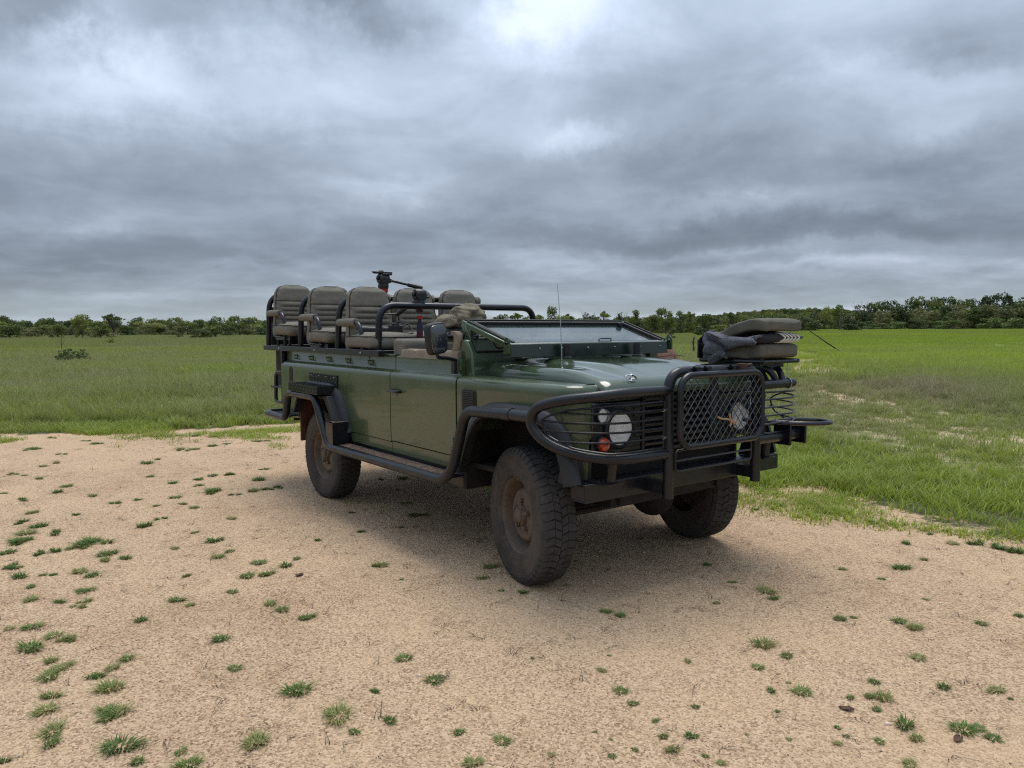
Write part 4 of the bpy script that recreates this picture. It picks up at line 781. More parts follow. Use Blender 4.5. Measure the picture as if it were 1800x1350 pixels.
# --- scuttle / bulkhead
b = MB(); b.prism([(-.73, .80), (-.73, 1.375), (-.665, 1.375), (-.605, 1.295), (-.585, 1.17), (-.585, .80)], 1, -.775, .775); bk = b.obj('bulkhead', 'paint', V, .012)
nrm = Vector((.08, 0, .06)).normalized()
for y0, y1 in ((-.735, -.36), (.36, .735)):
    c_ = Vector((-.632, (y0 + y1) / 2, 1.338)); R = Matrix((Vector((-.6, 0, .8)), Vector((0, 1, 0)), Vector((.8, 0, .6)))).transposed()
    fl = MB().box(c_, (.092, y1 - y0, .012), R).obj('vent_flap', 'paint', bk, .004)
    MB().tube([c_ + R @ Vector((sx * .047, sy * (y1 - y0 + .004) / 2, .004)) for sx, sy in ((-1, -1), (1, -1), (1, 1), (-1, 1))], .007, 6, True).obj('seal', 'rubber', fl)
    MB().tube([c_ + R @ Vector((sx, sy, .009)) for sx, sy in ((.03, -.03), (-.02, -.03), (-.03, 0), (-.02, .03), (.03, .03))], .0035, 6).obj('flap_clip', 'under', fl)
b = MB(); b.bx(-.98, -.735, -.74, .74, 1.12, 1.30); b.bx(-1.0, -.98, -.55, -.30, 1.16, 1.34); b.obj('dashboard', 'plastic', V, .03)
# --- folded windscreen, hinged at the bulkhead and resting on the rubber blocks
HX, HZ, EX, EZ = -.76, 1.475, -.315, 1.340
wd = Vector((EX - HX, 0, EZ - HZ)); wl = wd.length; wdn = wd.normalized(); wn = Vector((-wdn.z, 0, wdn.x))
def wp(t, y, o=0.): q = Vector((HX, y, HZ)) + wd * t + wn * o; return q
b = MB(); b.bar(wp(0, -.735), wp(0, .715), .036, .042, wn); b.bar(wp(1, -.71), wp(1, .69), .030, .036, wn)
for sg in (-1, 1): b.bar(wp(0, sg * .712), wp(1, sg * .69), .044, .036, wn)
ws = b.obj('windscreen_frame', 'paint', V, .006)
b = MB()
for sg in (-1, 1): b.bar(wp(.03, sg * .672, .012), wp(.97, sg * .655, .012), .020, .024, wn); b.bar(wp(.02, sg * .708, .022), wp(.98, sg * .688, .022), .012, .014, wn)
b.bar(wp(.055, -.67, .012), wp(.055, .65, .012), .022, .024, wn); b.bar(wp(.95, -.66, .008), wp(.95, .64, .008), .016, .014, wn); b.bar(wp(-.015, -.72, .024), wp(-.015, .70, .024), .014, .012, wn)
b.obj('rubber_seal', 'rubber', ws, .003)
b = MB(); b.grid(lambda t, y: tuple(wp(t, y, .004)), [.07, .95], [-.662, .642]); b.grid(lambda t, y: tuple(wp(t, y, -.002)), [.07, .95], [-.662, .642]); b.obj('glass', 'glass', ws)
b = MB(); b.prism([(EX + .012, EZ + .012), (EX + .022, EZ + .010), (EX + .030, EZ - .068), (EX - .055, EZ - .074), (EX - .055, EZ - .066), (EX + .018, EZ - .060)], 1, -.70, .68); b.obj('header_lip', 'darkgreen', ws, .002)
for k, y in enumerate((-.48, -.30, -.08, .16, .40, .60)): MB().ball((EX + .028, y, EZ - .018), .006, 8, 4).obj('bolt', 'steel', ws)
for sg, y in ((-1, -.725), (1, .705)):
    Xm = Matrix.Translation((EX + .02, y, EZ + .030)) @ Matrix.Rotation(PI / 2, 4, 'X'); b = MB(); b.lathe([(.010, -.006), (.022, -.006), (.022, .006), (.010, .006), (.010, -.006)], 18, Xm); b.bx(EX - .01, EX + .045, y - .006, y + .006, EZ - .045, EZ + .018); b.obj('roof_lug', 'paint', ws)
    b = MB(); b.prism([(-.72, 1.372), (-.665, 1.372), (-.735, 1.475), (-.785, 1.47)], 1, y - sg * .02, y + sg * .012); b.bar((-.70, y - sg * .01, 1.38), wp(.15, y - sg * .01, -.01), .03, .03); b.obj('hinge_arm', 'paint', ws, .004)
b = MB(); b.tube(fillet([wp(.95, .06, .015), wp(.94, .06, .030), wp(.94, .17, .030), wp(.95, .17, .015)], .01, 3), .004, 6); b.bar(wp(.95, .05, .012), wp(.95, .18, .012), .014, .006, wn); b.obj('catch', 'black', ws)
MB().box(wp(.16, .60, .02), (.03, .035, .03)).obj('mirror_mount', 'black', ws, .006)
# wiper spindle blocks on the near screen edge
# --- mirrors
def mirror(x, y, z, sg, s=1.):
    b = MB(); pf = []
    for k in range(20):
        a = 2 * PI * k / 20 + .001; cx_, sx_ = math.cos(a), math.sin(a)
        pf.append((math.copysign(abs(cx_) ** .42, cx_), math.copysign(abs(sx_) ** .42, sx_)))
    Rm_ = Matrix.Rotation(sg * math.radians(-10), 3, 'Z') @ Matrix.Rotation(math.radians(8), 3, 'X')
    R = [[Vector((x, y, z)) + Rm_ @ Vector((dx, p[0] * .075 * f * s, p[1] * .098 * f * s)) for p in pf] for dx, f in ((-.028, .93), (-.026, 1.), (.0, 1.), (.014, .95), (.022, .80))]
    b.rings(R); mo = b.obj('mirror', 'rubber', V)
    R = [[Vector((x, y, z)) + Rm_ @ Vector((dx, p[0] * .065 * f * s, p[1] * .088 * f * s)) for p in pf] for dx, f in ((.010, 1.), (.0235, .95), (.027, .7), (.028, .1))]
    MB().rings(R).obj('mirror_back', 'mirror', mo)
    b = MB(); b.tube(fillet([(-.70, sg * .825, 1.185), (-.70, sg * .845, 1.255), (x - .01, y, z - .12 * s), (x, y, z - .06 * s)], .03, 4), [.013] * 12, 8) if False else b.tube(fillet([(-.695, sg * .83, 1.245), (-.68, sg * .90, 1.262), (x, y + sg * .0, z - .118 * s), (x, y, z - .06 * s)], .03, 4), .012, 8)
    b.bx(-.725, -.685, sg * .818, sg * .85, 1.16, 1.255); b.obj('mirror_arm', 'black', mo, .003)
mirror(-.645, -1.0, 1.385, -1); mirror(-.66, .925, 1.262, 1, .6)
# --- cab: seats, steering wheel, canvas over the door
for y0, y1 in ((-.775, -.27), (-.24, .24), (.27, .775)):
    b = MB(); b.bx(-1.58, -1.12, y0, y1, .96, 1.10); cs = b.obj('cab_seat', 'canvas', V, .04); b = MB(); b.prism([(-1.62, 1.05), (-1.50, 1.05), (-1.475, 1.345), (-1.50, 1.372), (-1.60, 1.372), (-1.64, 1.345)], 1, y0, y1); b.obj('backrest', 'canvas', cs, .025)
b = MB(); b.bx(-1.6, -1.1, -.78, .78, .606, .955); b.obj('seat_box', 'under', V)
sw_c = Vector((-.955, -.455, 1.325)); ax = Vector((-.80, 0, .60)).normalized(); su = Vector((0, 1, 0)); sv = ax.cross(su)
b = MB(); b.tube([sw_c + (su * math.cos(a) + sv * math.sin(a)) * .205 for a in lin(0, 2 * PI * 35 / 36, 36)], .0145, 9, True); stw = b.obj('steering_wheel', 'rubber', V)
b = MB(); [b.tube([sw_c - ax * .03, sw_c + (su * math.cos(a) + sv * math.sin(a)) * .20], .010, 7) for a in (PI / 2 + .9, PI / 2 - .9, -PI / 2)]; b.tube([sw_c - ax * .03, sw_c - ax * .32], .028, 10); b.ball(sw_c - ax * .02, .05); b.obj('column', 'rubber', stw)
R = []
for x in lin(-1.445, -.715, 30):
    wv = .004 * math.sin(x * 31) + .003 * math.sin(x * 67 + 1); R.append([(x, -.798 - .012 + wv, 1.243), (x, -.806 + wv, 1.262), (x, -.803 + wv * .6, 1.290), (x, -.795, 1.300 + wv * .4), (x, -.735, 1.303), (x, -.725, 1.27), (x, -.73, 1.253), (x, -.79, 1.2515)])
b = MB().rings(R); b.obj('door_cover', 'tan', V)
b = MB().rings([[(x_ + .02 * math.sin(a * 2 + z_ * 20), -.755 + .022 * math.cos(a) + .008 * math.sin(z_ * 60), z_) if False else (x_ + .045 * math.cos(a) + .01 * math.sin(3 * a + z_ * 40), -.775 + .018 * math.sin(a), z_) for a in lin(0, 2 * PI * 11 / 12, 12)] for x_, z_ in ((-.79, 1.255), (-.785, 1.30), (-.765, 1.34), (-.75, 1.375), (-.755, 1.405), (-.78, 1.425), (-.80, 1.43))]); b.obj('canvas_flap', 'tan', V, subs=1)
# --- rails, roll bar, grab frames
b = MB(); b.bx(-4.19, -1.705, -.858, -.812, 1.238, 1.285); b.bx(-4.19, -1.705, .812, .858, 1.238, 1.285); b.bx(-4.19, -4.14, -.811, .811, 1.239, 1.284); b.bx(-1.76, -1.71, -.811, .811, 1.2525, 1.284); rl = b.obj('seat_rail', 'black', V, .004)
for x in (-3.75, -2.9, -2.0): MB().ball((x, -.859, 1.262), .008, 8, 5).obj('bolt', 'steel', rl)
b = MB(); b.bx(-3.74, -3.70, -.85, -.80, .75, 1.238); b.bx(-3.74, -3.70, .80, .85, .75, 1.238); b.obj('corner_post', 'black', V)
MB().tube(fillet([(-1.90, -.755, 1.28), (-1.885, -.755, 1.622), (-1.885, .745, 1.622), (-1.90, .745, 1.28)], .14, 9), .0265, 12).obj('roll_bar', 'black', V)
b = MB(); b.bx(-4.14, -4.115, -.80, .80, 1.285, 1.66); b.obj('rear_board', 'under', V, .01)
ROWS = [(-2.52, 1.70, 1.495, 0.0), (-3.33, 1.745, 1.545, .036), (-4.17, 1.79, 1.597, .092)]
for x0, zt, za, zo in ROWS:
    MB().tube(fillet([(x0, -.81, 1.28), (x0 + .045, -.81, zt), (x0 + .045, .47, zt), (x0, .47, 1.24)], .17, 10), .0255, 12).obj('grab_frame', 'black', V)
    for sg, ya in ((-1, .815), (1, .46)):
        ar = MB().tube(fillet([(x0 + .02, sg * ya, za), (x0 + .40, sg * ya, za - .002), (x0 + .465, sg * ya, za - .10), (x0 + .47, sg * ya, 1.28)], .07, 6), .0175, 10).obj('armrest', 'black', V)
        MB().tube([(x0 + .035, sg * ya, za), (x0 + .05, sg * ya, za), (x0 + .2, sg * ya, za + .002), (x0 + .345, sg * ya, za), (x0 + .352, sg * ya, za)], [.026, .031, .032, .031, .026], 14).obj('pad', 'canvas', ar)
for x0, zt, za, zo in ROWS[:2]:
    b = MB()
    for y0, y1 in ((-.44, -.36), (-.03, .07), (.42, .56)): b.tube([(x0 + .045, y0, zt - .006), (x0 + .045, y1, zt - .006)], .042, 14)
    b.obj('rail_padding', 'canvas', V)
# --- the nine khaki seats
def backrest():
    H = .50; R = []; nv = 74; na = 30
    for i in range(nv):
        v = i / (nv - 1); hw = interp(v, [0, .10, .35, .72, .86, .94, .98, 1], [.215, .222, .205, .190, .176, .152, .122, .070]); th = interp(v, [0, .1, .7, .93, 1], [.085, .10, .10, .085, .03]); z = H * v; x = -.075 * v; ring = []
        for k in range(na):
            a = 2 * PI * k / na; ca, sa = math.cos(a), math.sin(a); y = hw * math.copysign(abs(ca) ** .38, ca); dx = th / 2 * math.copysign(abs(sa) ** .55, sa)
            if sa > .05:
                inn = abs(y) < hw * .70; g = 0
                for vi in (.22, .31, .40, .49, .58): g += math.exp(-((v - vi) / .011) ** 2)
                if inn: dx -= .011 * g; dx += .008 * math.sin(PI * ((v - .22) % .09) / .09) * (.16 < v < .67)
                dx -= .012 * math.exp(-((v - .685) / .010) ** 2)
                dx += .010 * (1 - min(1, abs(y) / hw) ** 4)
                if not inn: dx -= .009 * math.exp(-((abs(y) / hw - .73) / .04) ** 2) * (v < .69)
                dx += .0022 * math.sin(43 * v + 9 * y * 10) * (0.3 + abs(y) / hw)
            ring.append((x + dx, y, z))
        R.append(ring)
    return MB().rings(R)
def cushion():
    R = []; nx = 30; na = 28
    for i in range(nx):
        t = i / (nx - 1); x = -.02 + .44 * t; hw = interp(t, [0, .1, .7, .9, .97, 1], [.215, .228, .235, .222, .20, .17]); hh = interp(t, [0, .06, .9, .97, 1], [.045, .060, .060, .046, .02]); zc = .055 + .010 * math.sin(PI * t); ring = []
        for k in range(na):
            a = 2 * PI * k / na; ca, sa = math.cos(a), math.sin(a); y = hw * math.copysign(abs(ca) ** .40, ca); z = zc + hh * math.copysign(abs(sa) ** .55, sa)
            if sa > 0: z += .014 * (1 - (y / hw) ** 4) * math.sin(PI * min(1, t * 1.02)) + .0025 * math.sin(30 * x + 20 * y)
            ring.append((x, y, z))
        R.append(ring)
    return MB().rings(R)
me_b = backrest().mesh('backrest', 'canvas', 60); me_c = cushion().mesh('cushion', 'canvas', 60)
b = MB()
P = [(.052 - .075 * v, s_ * interp(v, [0, .10, .35, .72, .86, .94, .98, 1], [.215, .222, .205, .190, .176, .152, .122, .070]) * .985, .50 * v) for s_ in (1,) for v in lin(.04, 1, 26)]
for s_ in (-1, 1): b.tube([(interp(v, [0, .7, .95, 1], [.036, .036, .028, .006]) - .075 * v, s_ * interp(v, [0, .10, .35, .72, .86, .94, .98, 1], [.215, .222, .205, .190, .176, .152, .122, .070]) * .965, .50 * v) for v in lin(.04, 1, 30)], .0042, 6)
b.tube([(-.069, y, .501) for y in lin(-.07, .07, 6)], .0042, 6)
b.tube([(x, s_ * interp((x + .02) / .44, [0, .1, .7, .9, .97, 1], [.215, .228, .235, .222, .20, .17]) * .965, .103) for s_, rg in ((-1, lin(0, .40, 14)), ) for x in rg] + [(.412, y, .098) for y in lin(-.17, .17, 8)] + [(x, interp((x + .02) / .44, [0, .1, .7, .9, .97, 1], [.215, .228, .235, .222, .20, .17]) * .965, .103) for x in lin(.40, 0, 14)], .0042, 6)
me_p = b.mesh('piping', 'piping', 60)
b = MB(); b.bx(-.03, .38, -.19, -.16, -.035, .0); b.bx(-.03, .38, .16, .19, -.035, 0); b.bx(-.03, .0, -.159, .159, -.034, -.001); b.bx(.34, .37, -.159, .159, -.034, -.001)
for sx in (0, .33): b.tube([(sx, -.175, -.03), (sx, -.175, -.09)], .014, 8); b.tube([(sx, .175, -.03), (sx, .175, -.09)], .014, 8)
for s_ in (-1, 1): b.tube(fillet([(.30, s_ * .205, -.01), (-.03, s_ * .215, .0), (-.05, s_ * .21, .14)], .06, 4), .008, 6)
me_f = b.mesh('seat', 'black', 60)
SEATS = [(r, y) for r in range(3) for y in (-.615, -.205, .25)]
for r, y in SEATS:
    x0, zt, za, zo = ROWS[r]
    f = bpy.data.objects.new('seat', me_f); COL.objects.link(f); f.parent = V; f.location = (x0 + .225, y + random.uniform(-.008, .008), 1.282 + zo); f.rotation_euler.z = random.uniform(-.03, .03)
    for nme, me in (('backrest', me_b), ('cushion', me_c), ('piping', me_p)):
        c = bpy.data.objects.new(nme, me); COL.objects.link(c); c.parent = f
    if r: b = MB(); b.bx(x0 + .1, x0 + .62, y - .16, y + .16, .862, 1.19 + zo); b.obj('seat_plinth', 'under', V)
# black embroidered mark on the headrest of the near front seat
b = MB(); sx, sy, sz = ROWS[0][0] + .225 - .012, -.53, 1.615
for (a0, b0, a1, b1, wd_) in ((-.026, .030, -.012, .034, .005), (-.019, .032, -.020, -.030, .006), (-.028, -.010, -.010, -.008, .004), (-.024, -.032, -.010, -.036, .005), (.002, .034, .028, .028, .006), (.014, .032, .010, -.006, .006), (.004, .010, .024, .006, .004), (-.006, .020, -.004, -.014, .004)):
    b.bar((sx + .0035 - .15 * b0 + .012, sy + a0, sz + b0), (sx + .0035 - .15 * b1 + .012, sy + a1, sz + b1), .006, wd_, (1, 0, 0))
b.obj('embroidery', 'wooldark', V)
# --- bull bar
bb = MB().tube(fillet([(.662, -.375, .545), (.655, -.375, 1.213), (.655, .385, 1.213), (.662, .385, .545)], .11, 8), .0285, 14).obj('bull_bar', 'blackdirty', V)
hoop = smooth_path([(.66, -.375, 1.118), (.662, -.55, 1.121), (.655, -.72, 1.120), (.60, -.86, 1.106), (.47, -.955, 1.083), (.34, -.995, 1.045), (.285, -1.002, .985), (.295, -.995, .925), (.37, -.965, .860), (.49, -.90, .815), (.60, -.80, .792), (.655, -.66, .785), (.662, -.50, .784), (.66, -.375, .784)], 6)
MB().tube(hoop, .0275, 12).obj('side_hoop', 'blackdirty', V)
b = MB(); b.tube([(.655, .385, 1.110), (.655, .735, 1.110), (.655, .758, 1.110), (.655, .764, 1.110)], [.028, .028, .027, .018], 14); b.obj('upper_tube', 'black', V)
b = MB(); b.tube([(.655, .385, .79), (.655, .825, .79)], .032, 14); lt_ = b.obj('lower_tube', 'blackdirty', V)
for y in (.655, .815): b = MB(); b.bx(.60, .72, y - .008, y + .008, .735, .868); b.obj('bracket', 'black', lt_, .006)
b = MB(); b.tube([(.56, -.70, .645), (.58, -.70, .79)], .026, 10); b.lathe([(0, 0), (.05, 0), (.05, .006), (.03, .016), (0, .016)], 14, Matrix.Translation((.49, -.70, .646))) if False else b.bx(.42, .60, -.76, -.64, .6455, .652); b.tube([(.56, .62, .645), (.58, .62, .77)], .026, 10); b.bx(.42, .60, .56, .68, .6455, .652); b.obj('bar_stay', 'blackdirty', V)
b = MB()
for sg, yc in ((-1, -.375), (1, .385)): b.bx(.515, .64, yc - .022, yc + .022, .565, .632); b.tube([(.655, yc, .549), (.655, yc, .5445)], .026, 12)
b.bx(.648, .658, -.03, .03, .80, 1.19); b.obj('bar_bracket', 'blackdirty', V)
b = MB(); b.prism([(-.832, .549), (.832, .549), (.832, .645), (-.832, .645)], 0, .505, .515); b.bx(.40, .505, -.832, .832, .637, .645); b.bx(.40, .505, -.832, .832, .549, .557); b.bx(.40, .505, -.832, -.824, .557, .637); b.bx(.40, .505, .824, .832, .557, .637); b.obj('bumper', 'blackdirty', V, .003)
# lamp guards (wrap round the corners)
def guard(sg):
    plan = smooth_path([(.676, .43, 0), (.676, .60, 0), (.668, .735, 0), (.60, .86, 0), (.47, .945, 0), (.345, .982, 0)], 8)
    L = [0]
    for i in range(1, len(plan)): L.append(L[-1] + (plan[i] - plan[i - 1]).length)
    def at(t): s_ = t * L[-1]; return (interp(s_, L, [p.x for p in plan]), sg * interp(s_, L, [p.y for p in plan]))
    b = MB(); top = [(*at(t), interp(t, [0, .5, .8, .95, 1], [1.066, 1.062, 1.035, 1.0, .975])) for t in lin(0, 1, 30)]; bot = [(*at(t), interp(t, [0, .5, .75, .93, 1], [.822, .820, .845, .895, .935])) for t in lin(1, 0, 30)]
    b.tube(top + bot[1:], .0062, 7, True); fr = b.obj('lamp_guard', 'black', V)
    for z_, te in ((1.022, .86), (.974, 1.), (.926, 1.), (.876, .88)): MB().tube([(*at(t), z_ - .0 * t) for t in lin(0, te, 24)], .0058, 7).obj('guard_rod', 'black', fr)
    for z_ in (1.02, .875): MB().tube([(.676, sg * .435, z_), (.665, sg * .40, z_)], .009, 8).obj('guard_stud', 'steel', fr)
guard(-1); guard(1)
# mesh guard over the grille
def rrect(y0, y1, z0, z1, r, x, n=7):
    P = []
    for cy, cz, a0 in ((y1 - r, z1 - r, 0), (y0 + r, z1 - r, PI / 2), (y0 + r, z0 + r, PI), (y1 - r, z0 + r, 1.5 * PI)):
        for k in range(n + 1): a = a0 + PI / 2 * k / n; P.append((x, cy + r * math.cos(a), cz + r * math.sin(a)))
    return P
Y0, Y1, Z0, Z1 = -.358, .348, .818, 1.196
mg = MB().tube(rrect(Y0, Y1, Z0, Z1, .085, .722), .019, 10, True).obj('mesh_guard', 'black', V)
b = MB(); slope = 1.12; step = .0535
def ins(y, z):
    r = .085; dy = max(Y0 + r - y, y - (Y1 - r), 0); dz = max(Z0 + r - z, z - (Z1 - r), 0)
    return Y0 < y < Y1 and Z0 < z < Z1 and (dy * dy + dz * dz) < r * r
for s_ in (-1, 1):
    for k in range(-14, 30):
        c0 = Y0 + k * step; P = [(c0 + s_ * (z - (Z0 + Z1) / 2) / slope, z) for z in lin(Z0, Z1, 90)]; P = [p for p in P if ins(*p)]
        if len(P) > 4:
            m_ = 10; Q = [P[int(i * (len(P) - 1) / (m_ - 1))] for i in range(m_)]
            b.tube([(.727 + s_ * .0025, y, z) for y, z in Q], .0026, 5)
wm = b.obj('wire_mesh', 'wire', mg)
b = MB()
for y in (-.19, -.10, .12): b.tube([(.69, y - .022, 1.232), (.69, y + .022, 1.232)], .011, 8); b.bx(.675, .70, y - .012, y + .012, 1.21, 1.236)
b.obj('guard_hinge', 'black', mg); b = MB(); b.bx(.665, .70, .18, .235, 1.215, 1.245); b.tube([(.68, .22, 1.23), (.68, .30, 1.235)], .010, 8); b.obj('rusty_latch', 'rust', mg)
gg = MB().tube(rrect(-.352, .30, .688, .800, .02, .69, 3), .0062, 7, True).obj('lower_guard', 'black', V)
MB().tube([(.69, -.352, .745), (.69, .30, .745)], .0058, 7).obj('guard_rod', 'black', gg)
# --- tracker seat on the left front
b = MB(); zt_ = 1.245
for y in (.44, .79): b.tube(fillet([(.20, y, zt_), (.67, y, zt_)], .02), .0135, 9)
for x in (.215, .43, .66): b.tube([(x, .44, zt_ - .001), (x, .79, zt_ - .001)], .0125, 8)
b.bx(.25, .60, .50, .74, 1.205, 1.232); ts = b.obj('tracker_seat', 'black', V)
b = MB(); b.tube(fillet([(.18, .47, 1.200), (.50, .50, 1.205), (.625, .56, 1.200), (.655, .60, 1.11)], .10, 7), .0195, 11); b.tube(fillet([(.18, .76, 1.198), (.50, .72, 1.205), (.61, .68, 1.20), (.655, .66, 1.11)], .10, 7), .0195, 11); b.tube([(.655, .50, 1.11), (.50, .62, 1.215)], .020, 9); b.tube([(.30, .47, 1.2), (.30, .44, 1.15)], .018, 8); b.obj('seat_arm', 'black', ts)
b = MB(); b.bx(.18, .195, .43, .80, 1.255, 1.375); b.prism([(.18, 1.375), (.195, 1.375), (.31, 1.455), (.30, 1.465)], 1, .60, .78); b.prism([(.18, 1.375), (.195, 1.375), (.27, 1.425), (.26, 1.435)], 1, .44, .50); b.obj('back_plate', 'black', ts, .004)
def slab(name, x0, x1, y0, y1, z0, z1, m, par, tilt=0, r=.03, sag=0):
    nx, na = 18, 30; R = []
    for i in range(nx):
        t = i / (nx - 1); e = 1 - abs(2 * t - 1) ** 8; x = x0 + (x1 - x0) * t; e = 1 - abs(2 * t - 1) ** 16; hw = (y1 - y0) / 2 * (.93 + .07 * e ** .5); hh = (z1 - z0) / 2 * (.60 + .40 * e ** .5); ring = []
        for k in range(na):
            a = 2 * PI * k / na; ca, sa = math.cos(a), math.sin(a); y = (y0 + y1) / 2 + hw * math.copysign(abs(ca) ** .22, ca); z = (z0 + z1) / 2 + hh * math.copysign(abs(sa) ** .30, sa)
            z += .006 * math.sin(9 * x + 14 * y) * .6 + .004 * math.sin(38 * x - 22 * y) - tilt * (1 - min(1, t / .62) ** 1.3) + sag * math.sin(PI * t)
            ring.append((x, y + .004 * math.sin(25 * x + 30 * z), z))
        R.append(ring)
    return MB().rings(R).obj(name, m, par, subs=1)
slab('cushion', .225, .675, .425, .805, 1.262, 1.352, 'canvasdark', ts)
bkk = slab('folded_backrest', .30, .70, .42, .80, 1.420, 1.496, 'canvasdark', ts, .085, sag=.012)
b = MB(); b.tube(smooth_path([(.655, .70, 1.242), (.66, .70, 1.18), (.665, .705, 1.09)], 5), .0035, 5); b.tube(smooth_path([(.60, .62, 1.21), (.62, .60, 1.16), (.64, .62, 1.085)], 5), .0035, 5); b.tube([(.655 + .031 * math.cos(a), .70, 1.110 + .031 * math.sin(a)) for a in lin(0, 2 * PI * 11 / 12, 12)], .0035, 5, True); b.obj('tie_cord', 'twig' if False else 'steel', ts)
b = MB(); b.tube(smooth_path([(.60, .60, .865), (.70, .66, .868), (.80, .80, .866), (.80, .95, .862), (.70, 1.01, .860), (.60, .93, .862), (.57, .75, .865)], 7, True), .0135, 9, True); fr_ = b.obj('foot_ring', 'black', V)
b = MB(); b.tube([(.57, .70, .865), (.79, .78, .866)], .011, 8); b.tube([(.58, .60, .862), (.56, .40, .90)], .012, 8); b.tube([(.60, .58, .865), (.45, .52, .99)], .012, 8); b.obj('foot_ring_stay', 'black', fr_)
# --- side steps (right side shown, left mirrored)
def treads(b, o, u, v, nu, nv, nrm, s=.012):
    o, u, v, nrm = Vector(o), Vector(u), Vector(v), Vector(nrm).normalized()
    for i in range(nu):
        for j in range(nv):
            c = o + u * ((i + .5) / nu) + v * ((j + .5) / nv); d = (u.normalized() + v.normalized() * (1 if (i + j) % 2 else -1)).normalized()
            b.bar(c - d * s, c + d * s, .0055, .004, nrm)
for sg in (-1, 1):
    q = lambda x, y, z: (x, sg * y, z)
    tb = MB().tube(fillet([q(-3.80, .55, .648), q(-3.82, .975, .65), q(-3.27, .985, .645), q(-3.205, .985, .882), q(-2.60, .985, .888), q(-2.345, .985, .505), q(-.605, .985, .512), q(-.50, .985, .60), q(-.355, .985, .965), q(.05, .985, .982), q(.285, .99, .985)], .085, 8), .0325, 12).obj('side_bar', 'blackdirty', V)
    MB().tube([q(.03, .985, .981), q(.10, .985, .983)], .0365, 12).obj('bar_sleeve', 'blackdirty', tb)
    st = MB().bx(-2.30, -.61, sg * .80, sg * .958, .520, .532).bx(-2.24, -.60, sg * .795, sg * .815, .44, .575).obj('running_board', 'blackdirty', V)
    b = MB(); b.grid(lambda x, y: (x, sg * y, .5335 + (.004 + .005 * math.sin(x * 13 + y * 40) * math.sin(x * 29)) * math.sin(PI * min(1, max(0, (y - .85) / .105)))), lin(-2.22, -.62, 60), lin(.850, .955, 8)); o_ = b.obj('sand_layer', 'sandload', st)
    b = MB(); b.bx(-3.10, -2.47, sg * .862, sg * 1.02, .912, .978); treads(b, q(-3.10, .862, .9785), (.63, 0, 0), (0, sg * .158, 0), 20, 5, (0, 0, 1)); treads(b, q(-2.4695, .862, .912), (0, sg * .158, 0), (0, 0, .066), 5, 2, (1, 0, 0)); treads(b, q(-3.1, 1.0205, .915), (.63, 0, 0), (0, 0, .06), 20, 2, (0, sg, 0)); sp = b.obj('step', 'black', V)
    b = MB(); b.bx(-3.02, -2.44, sg * .8525, sg * .8605, .95, 1.065); treads(b, q(-3.02, .861, .985), (.58, 0, 0), (0, 0, .08), 18, 3, (0, sg, 0)); b.obj('step_back', 'black', sp)
    for k in range(4): MB().ball(q(-2.97 + .16 * k, .8625, 1.045), .006, 8, 4).obj('bolt', 'steel', sp)
    b = MB(); b.bx(-2.36, -2.225, sg * .862, sg * 1.0, .533, .705); treads(b, q(-2.2245, .862, .535), (0, sg * .138, 0), (0, 0, .17), 4, 5, (1, 0, 0), .016); lb = b.obj('lower_step', 'black', V)
    b = MB(); b.grid(lambda x, y: (x, sg * y, .7065 + .006 * math.sin(PI * (x + 2.36) / .135)), lin(-2.35, -2.235, 8), lin(.87, .99, 8)); b.obj('sand_layer', 'sandload', lb)
    b = MB(); b.bx(-3.80, -3.34, sg * .58, sg * .955, .652, .662); treads(b, q(-3.80, .58, .6625), (.46, 0, 0), (0, sg * .37, 0), 14, 10, (0, 0, 1)); b.obj('rear_step', 'blackdirty', V)
    MB().tube(fillet([q(-3.73, .82, 1.03), q(-3.90, .84, 1.03), q(-3.92, .84, .74), q(-3.73, .82, .74)], .06, 5), .0175, 9).obj('grab_handle', 'black', V)
    MB().tube([q(-3.73, .80, .89), q(-3.96, .86, .885)], .014, 8).obj('grab_handle', 'black', V)
    b = MB(); b.tube([q(-3.62, .75, .66), q(-3.62, .75, .58)], .03, 8); [b.bx(x - .02, x + .02, sg * .48, sg * .97, .490, .515) for x in (-2.1, -1.4, -.75)]; b.bx(-.62, -.585, sg * .62, sg * .83, .44, .60); b.obj('step_stay', 'under', V)
    # inboard plate between the rear bar and the arch
    b = MB(); b.prism([(-2.52, .90), (-2.44, .90), (-2.27, .71), (-2.34, .70)], 1, sg * .87, sg * .955); b.obj('arch_plate', 'plastic', V, .005)
# --- running gear
b = MB()
for x in (0, -2.794):
    b.tube([(x, -.62, .385), (x, .62, .385)], .045, 12); b.ball((x, .22 if x == 0 else -.20, .385), (.16, .13, .15), 16, 10)
b.tube([(.16, -.62, .40), (.16, .62, .40)], .018, 8); b.tube([(-.14, -.62, .36), (-.14, .62, .36)], .016, 8)
for sg in (-1, 1):
    b.tube([(0, sg * .42, .40), (0, sg * .42, .80)], .075, 12); b.tube([(-2.794, sg * .45, .40), (-2.794, sg * .45, .80)], .07, 12); b.tube([(0, sg * .50, .36), (-1.0, sg * .42, .48)], .028, 8); b.tube([(-2.794, sg * .50, .36), (-1.8, sg * .42, .48)], .026, 8)
b.bx(-1.55, -.55, -.2, .2, .36, .6); b.tube([(-.4, .1, .45), (-2.7, -.15, .42)], .03, 8); b.obj('running_gear', 'under', V)
MB().bx(.10, .16, -.50, .60, .455, .475).obj('steering_guard', 'rust', V)
